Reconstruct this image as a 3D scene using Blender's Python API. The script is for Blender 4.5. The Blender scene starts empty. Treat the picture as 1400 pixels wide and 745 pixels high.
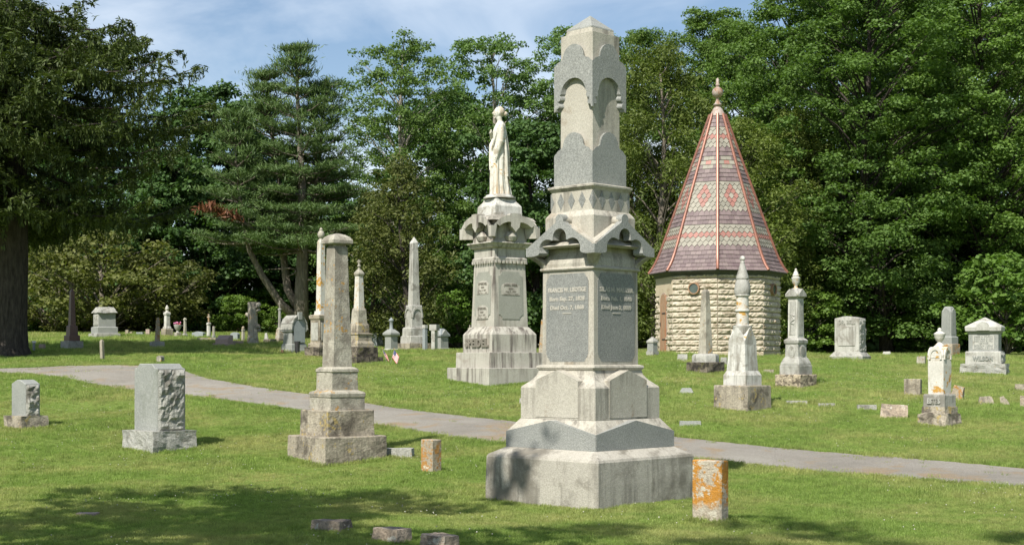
import bpy, bmesh, math, random
import numpy as np
from mathutils import Vector, Matrix, noise as mnoise

random.seed(7)
RNG = np.random.default_rng(7)
R = math.radians
SC = bpy.context.scene
COL = SC.collection

# ------------------------------------------------------------------ camera, sky, sun, exposure
F = 1944.0            # focal length in photo pixels (50 mm on 36 mm)
HOR = 492.0           # eye level row in the photo
EYE = 1.7
cam_d = bpy.data.cameras.new('camera')
cam_d.lens = 50.0; cam_d.sensor_width = 36.0
cam_d.shift_y = (HOR - 372.5) / 1400.0
cam_d.clip_start = 0.1; cam_d.clip_end = 3000
cam = bpy.data.objects.new('camera', cam_d); COL.objects.link(cam)
cam.location = (0, 0, EYE); cam.rotation_euler = (R(90), 0, 0)
SC.camera = cam

SUN_AZ = R(29)        # shadows run away from the viewer, 29 degrees to the right
SUN_EL = R(50)
SH = Vector((math.sin(SUN_AZ) * math.cos(SUN_EL), math.cos(SUN_AZ) * math.cos(SUN_EL), -math.sin(SUN_EL)))
sun_d = bpy.data.lights.new('sun', 'SUN'); sun_d.energy = 5.0; sun_d.angle = R(0.53); sun_d.color = (1.0, 0.955, 0.875)
sun = bpy.data.objects.new('sun', sun_d); COL.objects.link(sun)
sun.rotation_euler = SH.to_track_quat('-Z', 'Y').to_euler(); sun.location = (-20, -30, 40)

world = bpy.data.worlds.new('World'); SC.world = world; world.use_nodes = True
wn = world.node_tree; wn.nodes.clear()
def wnode(t, **k):
    n = wn.nodes.new(t)
    for a, b in k.items(): setattr(n, a, b)
    return n
sky = wnode('ShaderNodeTexSky', sky_type='NISHITA', sun_disc=False)
sky.sun_elevation = SUN_EL; sky.sun_rotation = math.pi + SUN_AZ
sky.air_density = 1.0; sky.dust_density = 0.4; sky.ozone_density = 1.0
tc = wnode('ShaderNodeTexCoord'); mp = wnode('ShaderNodeMapping')
mp.inputs['Scale'].default_value = (1.6, 1.6, 6.5); mp.inputs['Rotation'].default_value = (R(9), R(12), R(20))
nz = wnode('ShaderNodeTexNoise'); nz.inputs['Scale'].default_value = 1.5; nz.inputs['Detail'].default_value = 7; nz.inputs['Roughness'].default_value = 0.55
nz.inputs['Distortion'].default_value = 0.6
rp = wnode('ShaderNodeValToRGB'); rp.color_ramp.elements[0].position = 0.47; rp.color_ramp.elements[0].color = (0.0,)*3 + (1,)
rp.color_ramp.elements[1].position = 0.72; rp.color_ramp.elements[1].color = (0.75,)*3 + (1,)
mx = wnode('ShaderNodeMix', data_type='RGBA'); mx.inputs['B'].default_value = (10.2, 10.6, 11.0, 1)
bg = wnode('ShaderNodeBackground'); bg.inputs['Strength'].default_value = 0.085
wo = wnode('ShaderNodeOutputWorld')
L = wn.links.new
L(tc.outputs['Generated'], mp.inputs['Vector']); L(mp.outputs['Vector'], nz.inputs['Vector']); L(nz.outputs['Fac'], rp.inputs['Fac'])
L(rp.outputs['Color'], mx.inputs['Factor']); L(sky.outputs['Color'], mx.inputs['A']); L(mx.outputs['Result'], bg.inputs['Color']); L(bg.outputs['Background'], wo.inputs['Surface'])

SC.view_settings.view_transform = 'Standard'; SC.view_settings.look = 'None'
SC.view_settings.gamma = 1.0; SC.view_settings.exposure = 0.62; SC.view_settings.use_curve_mapping = False

# ------------------------------------------------------------------ terrain function
_ys = np.arange(-400, 1200, 0.5)
def _curve(pts):
    xs, zs = zip(*pts)
    v = np.interp(_ys, xs, zs)
    k = np.exp(-np.linspace(-2, 2, 9) ** 2); k /= k.sum()
    p = np.pad(v, 4, mode='edge')
    return np.convolve(p, k, mode='valid')
_C = _curve([(-400, 0), (16, 0), (20, .06), (23, .28), (26, .52), (30, .87), (33, 1.1), (40, 1.6), (47, 1.955), (60, 2.1), (90, 2.3), (1200, 2.5)])
_L = _curve([(-400, 0), (16, 0), (20, .06), (23, .28), (26, .52), (30, .88), (36, 1.36), (42, 1.75), (48, 2.12), (60, 2.8), (75, 3.05), (1200, 3.2)])
_R = _curve([(-400, 0), (16, 0), (20, .06), (23, .28), (26, .52), (28, .69), (34, 1.02), (42, 1.40), (50, 1.80), (60, 1.93), (90, 2.0), (1200, 2.2)])
def sm(t):
    t = np.clip(t, 0, 1); return t * t * (3 - 2 * t)
def gz_arr(x, y):
    c = np.interp(y, _ys, _C); l = np.interp(y, _ys, _L); r = np.interp(y, _ys, _R)
    wl = sm((-x - 3) / 9.0); wr = sm((x - 6) / 7.0)
    z = c * (1 - wl - wr) + l * wl + r * wr
    return z + 0.018 * np.sin(x * 1.3 + y * .7) * np.sin(y * .9 - x * .4)
def gz(x, y): return float(gz_arr(np.float64(x), np.float64(y)))
def gp(px, py):
    """ground point where the photo shows ground at (px, py)"""
    a = (px - 700) / F; b = (HOR - py) / F
    d = 8.0; last = 8.0
    while d < 140:
        if EYE + b * d <= gz(a * d, d): break
        last = d; d += 0.25
    lo, hi = last, d
    for _ in range(30):
        m = (lo + hi) / 2
        if EYE + b * m <= gz(a * m, m): hi = m
        else: lo = m
    return Vector((a * hi, hi, gz(a * hi, hi)))

# ------------------------------------------------------------------ node helpers / materials
class NT:
    def __init__(s, name):
        s.m = bpy.data.materials.new(name); s.m.use_nodes = True
        s.t = s.m.node_tree; s.t.nodes.clear()
        s.out = s.n('ShaderNodeOutputMaterial')
    def n(s, t, **k):
        o = s.t.nodes.new(t)
        for a, b in k.items(): setattr(o, a, b)
        return o
    def l(s, a, b): s.t.links.new(a, b)
    def set(s, inp, v):
        if hasattr(v, 'is_linked') or isinstance(v, bpy.types.NodeSocket): s.l(v, inp)
        elif isinstance(v, (tuple, list)) and len(v) == 3 and inp.type == 'RGBA': inp.default_value = (*v, 1)
        else: inp.default_value = v
    def noise(s, vec, scale, detail=4, rough=.55, dist=0):
        n = s.n('ShaderNodeTexNoise'); s.l(vec, n.inputs['Vector'])
        n.inputs['Scale'].default_value = scale; n.inputs['Detail'].default_value = detail
        n.inputs['Roughness'].default_value = rough; n.inputs['Distortion'].default_value = dist
        return n.outputs['Fac']
    def ramp(s, fac, a, b, va=0., vb=1.):
        n = s.n('ShaderNodeMapRange'); s.l(fac, n.inputs['Value'])
        n.inputs['From Min'].default_value = a; n.inputs['From Max'].default_value = b
        n.inputs['To Min'].default_value = va; n.inputs['To Max'].default_value = vb
        return n.outputs['Result']
    def mix(s, f, a, b, mode='MIX'):
        n = s.n('ShaderNodeMix', data_type='RGBA', blend_type=mode)
        s.set(n.inputs['Factor'], f); s.set(n.inputs['A'], a); s.set(n.inputs['B'], b)
        return n.outputs['Result']
    def math(s, op, a, b=0.):
        n = s.n('ShaderNodeMath', operation=op); s.set(n.inputs[0], a); s.set(n.inputs[1], b); return n.outputs[0]
    def mapping(s, vec, scale=(1, 1, 1), loc=None):
        n = s.n('ShaderNodeMapping'); s.l(vec, n.inputs['Vector']); n.inputs['Scale'].default_value = scale
        if loc is not None: s.set(n.inputs['Location'], loc)
        return n.outputs['Vector']
    def coords(s, rnd=True):
        tcn = s.n('ShaderNodeTexCoord'); v = tcn.outputs['Object']
        if rnd:
            oi = s.n('ShaderNodeObjectInfo'); c = s.n('ShaderNodeCombineXYZ')
            for i, k in enumerate((13., 29., 7.)): s.l(s.math('MULTIPLY', oi.outputs['Random'], k), c.inputs[i])
            a = s.n('ShaderNodeVectorMath', operation='ADD'); s.l(v, a.inputs[0]); s.l(c.outputs[0], a.inputs[1]); v = a.outputs[0]
        return v
    def bsdf(s, col, rough=.8, bump=None, bstr=.3, bdist=.01, spec=.3, metal=0.):
        b = s.n('ShaderNodeBsdfPrincipled'); s.set(b.inputs['Base Color'], col); s.set(b.inputs['Roughness'], rough)
        b.inputs['Specular IOR Level'].default_value = spec; b.inputs['Metallic'].default_value = metal
        if bump is not None:
            n = s.n('ShaderNodeBump'); n.inputs['Strength'].default_value = bstr; n.inputs['Distance'].default_value = bdist
            s.l(bump, n.inputs['Height']); s.l(n.outputs['Normal'], b.inputs['Normal'])
        s.l(b.outputs[0], s.out.inputs['Surface']); return s.m

MAT = {}
def stone(name, c1, c2, speck=.25, sscale=70, stain=None, lichen=None, lichen2=None, bump=.4, rough=.85, streak=None, zbare=None):
    t = NT(name); v = t.coords()
    big = t.noise(v, 2.3, 5, .6); col = t.mix(t.ramp(big, .3, .7), c1, c2)
    sp = t.noise(v, sscale, 2, .7); sp2 = t.noise(v, sscale * .45, 3, .6)
    f = t.math('MULTIPLY', t.ramp(sp, .3, .7, 1 - speck, 1 + speck), t.ramp(sp2, .3, .7, 1 - speck * .4, 1 + speck * .4))
    g = t.n('ShaderNodeCombineXYZ')
    for i in range(3): t.l(f, g.inputs[i])
    col = t.mix(1.0, col, g.outputs[0], 'MULTIPLY')
    if streak:      # dark run-off streaks
        sv = t.mapping(v, (5, 5, .35)); sn = t.noise(sv, 1.6, 6, .65)
        area = t.noise(v, 1.1, 3)
        k = t.math('MULTIPLY', t.ramp(sn, .46, .64), t.ramp(area, .36, .58))
        col = t.mix(t.math('MULTIPLY', k, streak[1]), col, streak[0])
    if stain:
        sn = t.noise(v, stain[2], 8, .68, .4); col = t.mix(t.ramp(sn, stain[1] - .05, stain[1] + .07), col, stain[0])
    if lichen:
        sn = t.noise(v, lichen[2], 9, .72, .6); vo = t.n('ShaderNodeTexVoronoi'); vo.inputs['Scale'].default_value = lichen[2] * 5; t.l(v, vo.inputs['Vector'])
        sn = t.math('ADD', sn, t.ramp(vo.outputs['Distance'], 0, .6, .06, -.08))
        lf = t.ramp(sn, lichen[1] - .085, lichen[1] - .03)
        if zbare:      # lichen stops a hand's breadth above the soil
            sx = t.n('ShaderNodeSeparateXYZ'); t.l(t.n('ShaderNodeTexCoord').outputs['Object'], sx.inputs[0])
            lf = t.math('MULTIPLY', lf, t.ramp(t.math('ADD', sx.outputs[2], t.ramp(sn, .3, .7, -.06, .06)), zbare - .03, zbare + .05))
        col = t.mix(lf, col, lichen[0])
    if lichen2:
        sn = t.noise(t.mapping(v, (1, 1, 1), (3.1, 5.2, 1.7)), lichen2[2], 9, .75, .3); col = t.mix(t.ramp(sn, lichen2[1] - .04, lichen2[1] + .02), col, lichen2[0])
    h = t.math('ADD', t.noise(v, 28, 6, .65), t.math('MULTIPLY', sp, .5))
    MAT[name] = t.bsdf(col, rough, h, bump, .012)
    return MAT[name]

ORANGE = (.42, .19, .03); DARK = (.045, .04, .034); MOSS = (.10, .10, .025); RUST = (.30, .17, .08)
stone('cream_granite', (.35, .326, .27), (.41, .385, .325), .20, 75, stain=((.25, .205, .15), .62, 2.4), streak=((.12, .108, .09), .8), bump=.3)
stone('stained_granite', (.32, .30, .255), (.39, .365, .31), .20, 75, stain=((.175, .16, .13), .53, 1.7), streak=((.075, .068, .056), .95), bump=.35)
stone('gray_granite', (.215, .22, .205), (.265, .268, .248), .38, 90, bump=.25, rough=.7)
stone('panel_granite', (.175, .18, .168), (.22, .222, .205), .42, 85, bump=.15, rough=.6)
stone('tablet_granite', (.215, .222, .205), (.265, .27, .248), .30, 85, stain=((.17, .18, .15), .66, 1.4), bump=.2, rough=.75)
stone('rock_granite', (.26, .26, .235), (.34, .33, .29), .30, 55, stain=((.14, .13, .11), .58, 3.), lichen=((.34, .27, .18), .68, 4), bump=1.0)
stone('buff_granite', (.34, .32, .275), (.41, .39, .335), .18, 80, stain=((.27, .24, .20), .60, 2.0), streak=((.09, .075, .065), .95), bump=.22)
stone('buff_panel', (.235, .235, .2), (.28, .28, .24), .22, 80, bump=.2)
stone('limestone', (.31, .285, .23), (.40, .375, .305), .22, 40, stain=((.20, .18, .145), .52, 3.), lichen=((.36, .215, .07), .63, 3.2), streak=((.12, .11, .09), .75), bump=.8)
stone('dark_limestone', (.26, .225, .17), (.36, .32, .25), .25, 35, stain=((.10, .085, .065), .54, 2.5), lichen=((.33, .255, .11), .62, 3.), streak=((.06, .05, .04), .7), bump=1.0)
stone('mossy_stone', (.10, .085, .065), (.19, .16, .12), .35, 30, stain=((.035, .03, .024), .5, 4), lichen=(MOSS, .62, 5), lichen2=((.30, .28, .23), .68, 8), bump=1.3)
stone('marble', (.44, .43, .39), (.53, .52, .475), .10, 40, stain=((.27, .25, .21), .55, 3.2), streak=((.13, .115, .09), .85), lichen=((.34, .25, .12), .69, 3), bump=.5)
stone('lichen_marble', (.46, .44, .39), (.54, .52, .47), .10, 40, stain=((.38, .33, .25), .58, 3), lichen=((.43, .24, .055), .585, 2.2), bump=.5)
stone('grey_marble', (.29, .285, .255), (.40, .39, .35), .14, 40, stain=((.19, .18, .155), .55, 3), streak=((.13, .12, .1), .8), lichen2=((.30, .27, .14), .68, 4), bump=.6)
stone('lichen_stone', (.27, .225, .165), (.34, .29, .22), .25, 40, lichen=((.34, .175, .05), .56, 3.4), lichen2=((.52, .48, .38), .62, 7), stain=((.16, .14, .11), .60, 4), bump=.9)
stone('orange_stone', (.30, .26, .20), (.40, .35, .27), .22, 45, lichen=((.38, .175, .028), .435, 3.4), lichen2=((.42, .39, .31), .57, 9), stain=((.22, .18, .13), .60, 6), bump=1.0, zbare=.16)
stone('red_granite', (.115, .062, .05), (.15, .085, .068), .30, 80, bump=.1, rough=.35)
stone('rose_granite', (.30, .225, .19), (.36, .28, .24), .28, 70, bump=.3)
stone('white_stone', (.36, .355, .32), (.44, .43, .39), .12, 50, stain=((.22, .205, .175), .56, 3), streak=((.13, .12, .1), .7), bump=.5)
stone('blue_granite', (.20, .22, .225), (.255, .275, .275), .28, 85, bump=.2, rough=.6)
stone('pitted_stone', (.36, .30, .21), (.44, .37, .27), .25, 30, stain=((.11, .09, .065), .50, 11), bump=1.8)
stone('brown_stone', (.24, .19, .14), (.33, .27, .205), .3, 30, stain=((.10, .085, .07), .56, 3), lichen2=((.42, .40, .34), .62, 6), bump=1.2)
stone('chapel_stone', (.37, .32, .24), (.51, .455, .355), .18, 22, stain=((.27, .22, .155), .57, 2.2), lichen=((.44, .2, .07), .70, 3.5), bump=1.4)
stone('chapel_ashlar', (.42, .35, .25), (.47, .40, .29), .12, 40, stain=((.28, .2, .12), .62, 2), bump=.3)
stone('mortar', (.36, .33, .27), (.42, .385, .32), .2, 50, bump=.6)
stone('post_wood', (.24, .21, .165), (.32, .285, .22), .25, 40, streak=((.10, .09, .07), .8), bump=.6)
stone('lettering', (.36, .34, .29), (.42, .395, .34), .08, 60, bump=.1)
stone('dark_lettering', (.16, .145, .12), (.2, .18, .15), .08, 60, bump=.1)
stone('iron', (.03, .03, .032), (.045, .044, .043), .2, 60, bump=.2, rough=.55)
stone('gutter', (.045, .05, .044), (.065, .07, .06), .2, 30, stain=((.11, .10, .08), .62, 6), bump=.3, rough=.6)
stone('zinc', (.30, .25, .215), (.37, .32, .28), .15, 30, stain=((.24, .13, .075), .52, 5), bump=.2, rough=.5)
stone('door_wood', (.26, .165, .10), (.33, .22, .14), .2, 30, streak=((.30, .11, .045), .8), bump=.4)
stone('terracotta', (.40, .20, .12), (.46, .25, .16), .15, 40, bump=.3)

def slate_mat(name, a, b):
    t = NT(name); v = t.coords(True)
    oi = t.n('ShaderNodeObjectInfo'); at = t.n('ShaderNodeAttribute', attribute_name='var')
    f = t.math('FRACT', t.math('ADD', oi.outputs['Random'], at.outputs['Fac']))
    col = t.mix(f, a, b); n = t.noise(v, 9, 6, .7)
    col = t.mix(t.ramp(n, .46, .68, 0, .6), col, (.20, .165, .14))
    MAT[name] = t.bsdf(col, .55, t.noise(v, 45, 5), .35, .008, .4)
slate_mat('slate_purple', (.118, .082, .085), (.20, .15, .146))
slate_mat('slate_pale', (.21, .198, .158), (.30, .28, .225))
slate_mat('slate_pink', (.27, .115, .092), (.34, .16, .13))
def copper():
    t = NT('copper'); v = t.coords(); n = t.noise(v, 4, 6, .7)
    col = t.mix(t.ramp(n, .4, .68), (.25, .105, .068), (.15, .068, .05))
    MAT['copper'] = t.bsdf(col, .42, t.noise(v, 30, 4), .2, .006, .4, .25)
copper()
def glass():
    t = NT('window_glass'); b = t.n('ShaderNodeBsdfPrincipled'); v = t.coords()
    t.set(b.inputs['Base Color'], t.mix(t.noise(v, 6, 3), (.03, .045, .04), (.09, .115, .10))); b.inputs['Roughness'].default_value = .12
    b.inputs['Specular IOR Level'].default_value = .6
    t.l(b.outputs[0], t.out.inputs['Surface']); MAT['window_glass'] = t.m
glass()

def leaf_mat(name, dark, light, trans=.3, warm=None, rough=.55, patch=None):
    t = NT(name); at = t.n('ShaderNodeAttribute', attribute_name='var'); oi = t.n('ShaderNodeObjectInfo')
    col = t.mix(at.outputs['Fac'], dark, light)
    if warm: col = t.mix(t.ramp(at.outputs['Fac'], .975, .985), col, warm)
    if patch:      # drier patches of the lawn
        gp_ = t.n('ShaderNodeNewGeometry').outputs['Position']
        col = t.mix(t.ramp(t.noise(gp_, .42, 7, .7), .43, .62, 0, .85), col, patch)
        col = t.mix(t.ramp(t.noise(gp_, 2.3, 4, .6), .5, .72, 0, .45), col, (.10, .165, .03))
    if not patch: col = t.mix(t.math('FRACT', t.math('MULTIPLY', oi.outputs['Random'], 7.31)), col, t.mix(1., col, (1.1, 1.02, .92), 'MULTIPLY'))
    br = t.ramp(oi.outputs['Random'], 0, 1, .86, 1.12) if not patch else t.ramp(oi.outputs['Random'], 0, 1, .7, 1.25)
    g = t.n('ShaderNodeCombineXYZ')
    for i in range(3): t.l(br, g.inputs[i])
    col = t.mix(1., col, g.outputs[0], 'MULTIPLY')
    b = t.n('ShaderNodeBsdfPrincipled'); t.set(b.inputs['Base Color'], col); b.inputs['Roughness'].default_value = rough
    b.inputs['Specular IOR Level'].default_value = .22
    tr = t.n('ShaderNodeBsdfTranslucent'); t.set(tr.inputs['Color'], t.mix(1., col, (1.15, 1.3, .55), 'MULTIPLY'))
    ms = t.n('ShaderNodeMixShader'); ms.inputs[0].default_value = trans
    t.l(b.outputs[0], ms.inputs[1]); t.l(tr.outputs[0], ms.inputs[2]); t.l(ms.outputs[0], t.out.inputs['Surface'])
    MAT[name] = t.m
leaf_mat('poplar_leaf', (.08, .148, .033), (.138, .226, .054), .35)
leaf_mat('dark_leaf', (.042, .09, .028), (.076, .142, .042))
leaf_mat('sycamore_leaf', (.078, .14, .038), (.125, .205, .06), .35)
leaf_mat('olive_leaf', (.085, .125, .03), (.14, .185, .046), .3)
leaf_mat('cedar_leaf', (.075, .098, .028), (.125, .145, .042), .25)
leaf_mat('pine_needle', (.055, .105, .034), (.112, .175, .056), .22)
leaf_mat('spruce_needle', (.036, .056, .015), (.085, .112, .03), .18)
leaf_mat('shrub_leaf', (.075, .095, .024), (.135, .145, .042), .3)
leaf_mat('bush_leaf', (.085, .16, .025), (.13, .215, .042), .3)
leaf_mat('grass_blade', (.18, .265, .056), (.31, .395, .118), .45, (.44, .37, .20), patch=(.42, .40, .17))
leaf_mat('flower_petal', (.62, .60, .52), (.72, .70, .62), .2)
def bark(name, a, b):
    t = NT(name); v = t.coords(); sv = t.mapping(v, (6, 6, 1.2)); n = t.noise(sv, 2.2, 7, .7)
    MAT[name] = t.bsdf(t.mix(t.ramp(n, .35, .65), a, b), .95, n, 1., .05, .1)
bark('bark_gray', (.10, .085, .068), (.25, .215, .175)); bark('bark_dark', (.028, .024, .021), (.08, .068, .058)); bark('bark_pale', (.18, .16, .13), (.40, .37, .31))  # bark_dark has the shade of the spruce's lower boughs put into its colour

def plain(name, col, rough=.6, metal=0.):
    t = NT(name); v = t.coords(); n = t.noise(v, 20, 4)
    MAT[name] = t.bsdf(t.mix(n, tuple(c * .85 for c in col), tuple(min(1, c * 1.15) for c in col)), rough, n, .1, .004, .3, metal)
plain('white_paint', (.72, .72, .70)); plain('flower_red', (.5, .05, .06)); plain('flower_pink', (.6, .2, .35)); plain('brass', (.45, .30, .10), .4, .6); plain('soil', (.12, .08, .05), .95)

def lawn():
    t = NT('lawn'); tcn = t.n('ShaderNodeTexCoord'); v = tcn.outputs['Object']
    n1 = t.noise(v, .35, 5, .6); n2 = t.noise(v, 2.6, 6, .65); n3 = t.noise(v, 60, 3, .7)
    col = t.mix(t.ramp(n2, .3, .7), (.14, .215, .042), (.22, .285, .07))
    col = t.mix(t.ramp(n1, .52, .70, 0, .6), col, (.26, .25, .095))
    col = t.mix(t.ramp(n3, .35, .75, 0, .55), col, (.07, .095, .022))
    MAT['lawn'] = t.bsdf(col, .95, t.math('ADD', n3, n2), .8, .05, .05)
lawn()
def road():
    t = NT('road_gravel'); tcn = t.n('ShaderNodeTexCoord'); v = tcn.outputs['Object']
    n1 = t.noise(v, .7, 6, .65, .3); n2 = t.noise(v, 70, 3, .75); n3 = t.noise(t.mapping(v, (1, 1, 1), (9, 4, 0)), 1.3, 7, .7, .5)
    col = t.mix(t.ramp(n1, .3, .7), (.27, .247, .21), (.40, .372, .32))
    col = t.mix(t.ramp(n3, .53, .62, 0, .8), col, (.36, .265, .16))
    col = t.mix(t.ramp(n2, .45, .68, 0, .6), col, (.11, .10, .085)); n4 = t.noise(v, 24, 4, .7); col = t.mix(t.ramp(n4, .55, .7, 0, .5), col, (.40, .385, .35))
    MAT['road_gravel'] = t.bsdf(col, .95, t.math('ADD', n2, n4), 1., .03, .1)
road()
def flag_mat():
    t = NT('flag_cloth'); u = t.n('ShaderNodeAttribute', attribute_name='fu').outputs['Fac']; w = t.n('ShaderNodeAttribute', attribute_name='fv').outputs['Fac']
    st = t.math('GREATER_THAN', t.math('FRACT', t.math('MULTIPLY', w, 6.5)), .5)
    col = t.mix(st, (.55, .02, .03), (.70, .69, .66))
    can = t.math('MULTIPLY', t.math('LESS_THAN', u, .42), t.math('GREATER_THAN', w, .46))
    tcn = t.n('ShaderNodeTexCoord')
    cu = t.n('ShaderNodeCombineXYZ'); t.l(u, cu.inputs[0]); t.l(w, cu.inputs[1])
    vo = t.n('ShaderNodeTexVoronoi'); vo.inputs['Scale'].default_value = 13; vo.inputs['Randomness'].default_value = 0.2; t.l(cu.outputs[0], vo.inputs['Vector'])
    star = t.math('LESS_THAN', vo.outputs['Distance'], .22)
    col = t.mix(can, col, t.mix(star, (.02, .035, .14), (.7, .7, .7)))
    MAT['flag_cloth'] = t.bsdf(col, .8)
flag_mat()
# ------------------------------------------------------------------ mesh helpers
def mk(name, vf, mat, parent=None, smooth=False, loc=None, rot=None):
    me = bpy.data.meshes.new(name)
    if isinstance(vf, bmesh.types.BMesh): vf.to_mesh(me); vf.free()
    else: me.from_pydata([tuple(v) for v in vf[0]], [], vf[1]); me.update()
    if mat: me.materials.append(MAT[mat])
    if smooth: me.polygons.foreach_set('use_smooth', [True] * len(me.polygons))
    o = bpy.data.objects.new(name, me); COL.objects.link(o)
    if parent: o.parent = parent
    if loc is not None: o.location = loc
    if rot is not None: o.rotation_euler = rot
    return o
def smooth_by_angle(o, deg=40):
    bm = bmesh.new(); bm.from_mesh(o.data)
    for f in bm.faces: f.smooth = True
    for e in bm.edges:
        e.smooth = not (len(e.link_faces) == 2 and e.calc_face_angle(0) > R(deg))
    bm.to_mesh(o.data); bm.free(); return o
def merge(*vfs):
    V, Fc = [], []
    for v, f in vfs:
        o = len(V); V += list(v); Fc += [tuple(i + o for i in q) for q in f]
    return V, Fc
def xf(vf, m): return [m @ Vector(v) for v in vf[0]], vf[1]
def ring_loft(rings, cap=True):
    n = len(rings[0]); V = [v for r in rings for v in r]; Fc = []
    for i in range(len(rings) - 1):
        for j in range(n):
            a, b = i * n + j, i * n + (j + 1) % n
            Fc.append((a, b, b + n, a + n))
    if cap: Fc += [tuple(range(n - 1, -1, -1)), tuple(range((len(rings) - 1) * n, len(rings) * n))]
    return V, Fc
def sq_ring(z, hx, hy, c=.008, cx=0, cy=0):
    c = min(c, hx * .4, hy * .4)
    return [(cx + a, cy + b, z) for a, b in ((hx - c, -hy), (hx, -hy + c), (hx, hy - c), (hx - c, hy), (-hx + c, hy), (-hx, hy - c), (-hx, -hy + c), (-hx + c, -hy))]
def box(cx, cy, cz, hx, hy, hz, c=.006):
    c = min(c, hx * .3, hy * .3, hz * .3)
    return ring_loft([sq_ring(cz - hz, hx - c, hy - c, c, cx, cy), sq_ring(cz - hz + c, hx, hy, c, cx, cy), sq_ring(cz + hz - c, hx, hy, c, cx, cy), sq_ring(cz + hz, hx - c, hy - c, c, cx, cy)])
def lathe(prof, n=20, cx=0, cy=0):
    return ring_loft([[(cx + r * math.cos(2 * math.pi * j / n), cy + r * math.sin(2 * math.pi * j / n), z) for j in range(n)] for z, r in prof])
def tube(pts, radii, n=7, cap=True):
    pts = [Vector(p) for p in pts]; rings = []; a = None
    for i, p in enumerate(pts):
        d = (pts[min(i + 1, len(pts) - 1)] - pts[max(i - 1, 0)]).normalized()
        a = d.orthogonal().normalized() if a is None else (a - d * a.dot(d)).normalized()
        b = d.cross(a); r = radii[i] if hasattr(radii, '__len__') else radii
        rings.append([p + a * (r * math.cos(2 * math.pi * j / n)) + b * (r * math.sin(2 * math.pi * j / n)) for j in range(n)])
    return ring_loft(rings, cap)
def arc(cx, cz, r, a0, a1, n, rz=None):
    rz = rz or r
    return [(cx + r * math.cos(R(a0 + (a1 - a0) * i / n)), cz + rz * math.sin(R(a0 + (a1 - a0) * i / n))) for i in range(n + 1)]
def plate(pts, w, t, mitre=True, side=0):
    """outline pts (u, z) raised on the -Y face at distance w, t thick inwards, then turned to face number side"""
    k = (w - t) / w if mitre else 1.0; n = len(pts)
    V = [(u, -w, z) for u, z in pts] + [(u * k, -(w - t), z) for u, z in pts]
    Fc = [tuple(range(n)), tuple(range(2 * n - 1, n - 1, -1))] + [(i, i + n, (i + 1) % n + n, (i + 1) % n) for i in range(n)]
    m = Matrix.Rotation(R(90) * side, 4, 'Z')
    bm = bmesh.new(); vs = [bm.verts.new(m @ Vector(v)) for v in V]
    for f in Fc:
        try: bm.faces.new([vs[i] for i in f])
        except ValueError: pass
    bmesh.ops.recalc_face_normals(bm, faces=bm.faces[:])
    return bm
def mirror(half):          # right half from top centre to bottom -> closed outline
    return half + [(-u, z) for u, z in reversed(half) if abs(u) > 1e-5]
def rough_block(hx, hy, z0, z1, amp=.03, cut=5, seed=0, taper=.0, freq=3.2, keep_top=False):
    bm = bmesh.new(); bmesh.ops.create_cube(bm, size=2.0)
    bmesh.ops.subdivide_edges(bm, edges=bm.edges[:], cuts=cut, use_grid_fill=True)
    for v in bm.verts:
        p = v.co.copy(); t = (p.z + 1) / 2; k = 1 - taper * t
        q = Vector((p.x * hx * k, p.y * hy * k, z0 + (z1 - z0) * t))
        e = sum(1 for a in p if abs(a) > .99)
        n = mnoise.noise_vector(q * freq + Vector((seed * 7.3, seed * 3.1, seed))) + .5 * mnoise.noise_vector(q * freq * 2.7 + Vector((seed, 0, 0)))
        s = amp * (1 if e < 2 else .7)
        if keep_top and p.z > .99: n.z *= .15
        v.co = q + n * s
    bmesh.ops.recalc_face_normals(bm, faces=bm.faces[:])
    return bm
def rock_face(w, h, amp, nu=10, nv=12, seed=0, edge=.04, skirt=.02):
    """pitch-faced patch in the (y,z) plane facing +X: bulges out, pinned at its border"""
    V, Fc = [], []
    for j in range(nv + 1):
        for i in range(nu + 1):
            a, b = i / nu, j / nv; y, z = (a - .5) * w, b * h
            e = min(a, 1 - a) * w; g = min(b, 1 - b) * h; k = min(1, min(e, g) / edge)
            n = abs(mnoise.noise(Vector((y * 6, z * 6, seed * 3.7)))) + .7 * mnoise.noise(Vector((y * 17, z * 17, seed)))
            V.append((k * amp * (.75 + n * 1.5) + .003, y, z))
    m = nu + 1
    for j in range(nv):
        for i in range(nu): Fc.append((j * m + i, j * m + i + 1, (j + 1) * m + i + 1, (j + 1) * m + i))
    # border folded back into the body
    br = [i for i in range(m)] + [j * m + nu for j in range(1, nv + 1)] + [nv * m + i for i in range(nu - 1, -1, -1)] + [j * m for j in range(nv - 1, 0, -1)]
    o = len(V); V += [(-skirt, V[i][1], V[i][2]) for i in br]; k = len(br)
    for i in range(k): Fc.append((br[i], o + i, o + (i + 1) % k, br[(i + 1) % k]))
    return V, Fc
def tag(o, label, cat, group=None, kind=None):
    if label: o['label'] = label
    if cat: o['category'] = cat
    if group: o['group'] = group
    if kind: o['kind'] = kind
    return o
def thing(name, label, cat, loc, rz=0., group=None):
    e = bpy.data.objects.new(name, None); COL.objects.link(e); e.empty_display_size = .2
    e.location = loc; e.rotation_euler = (0, 0, rz)
    return tag(e, label, cat, group)
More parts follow.
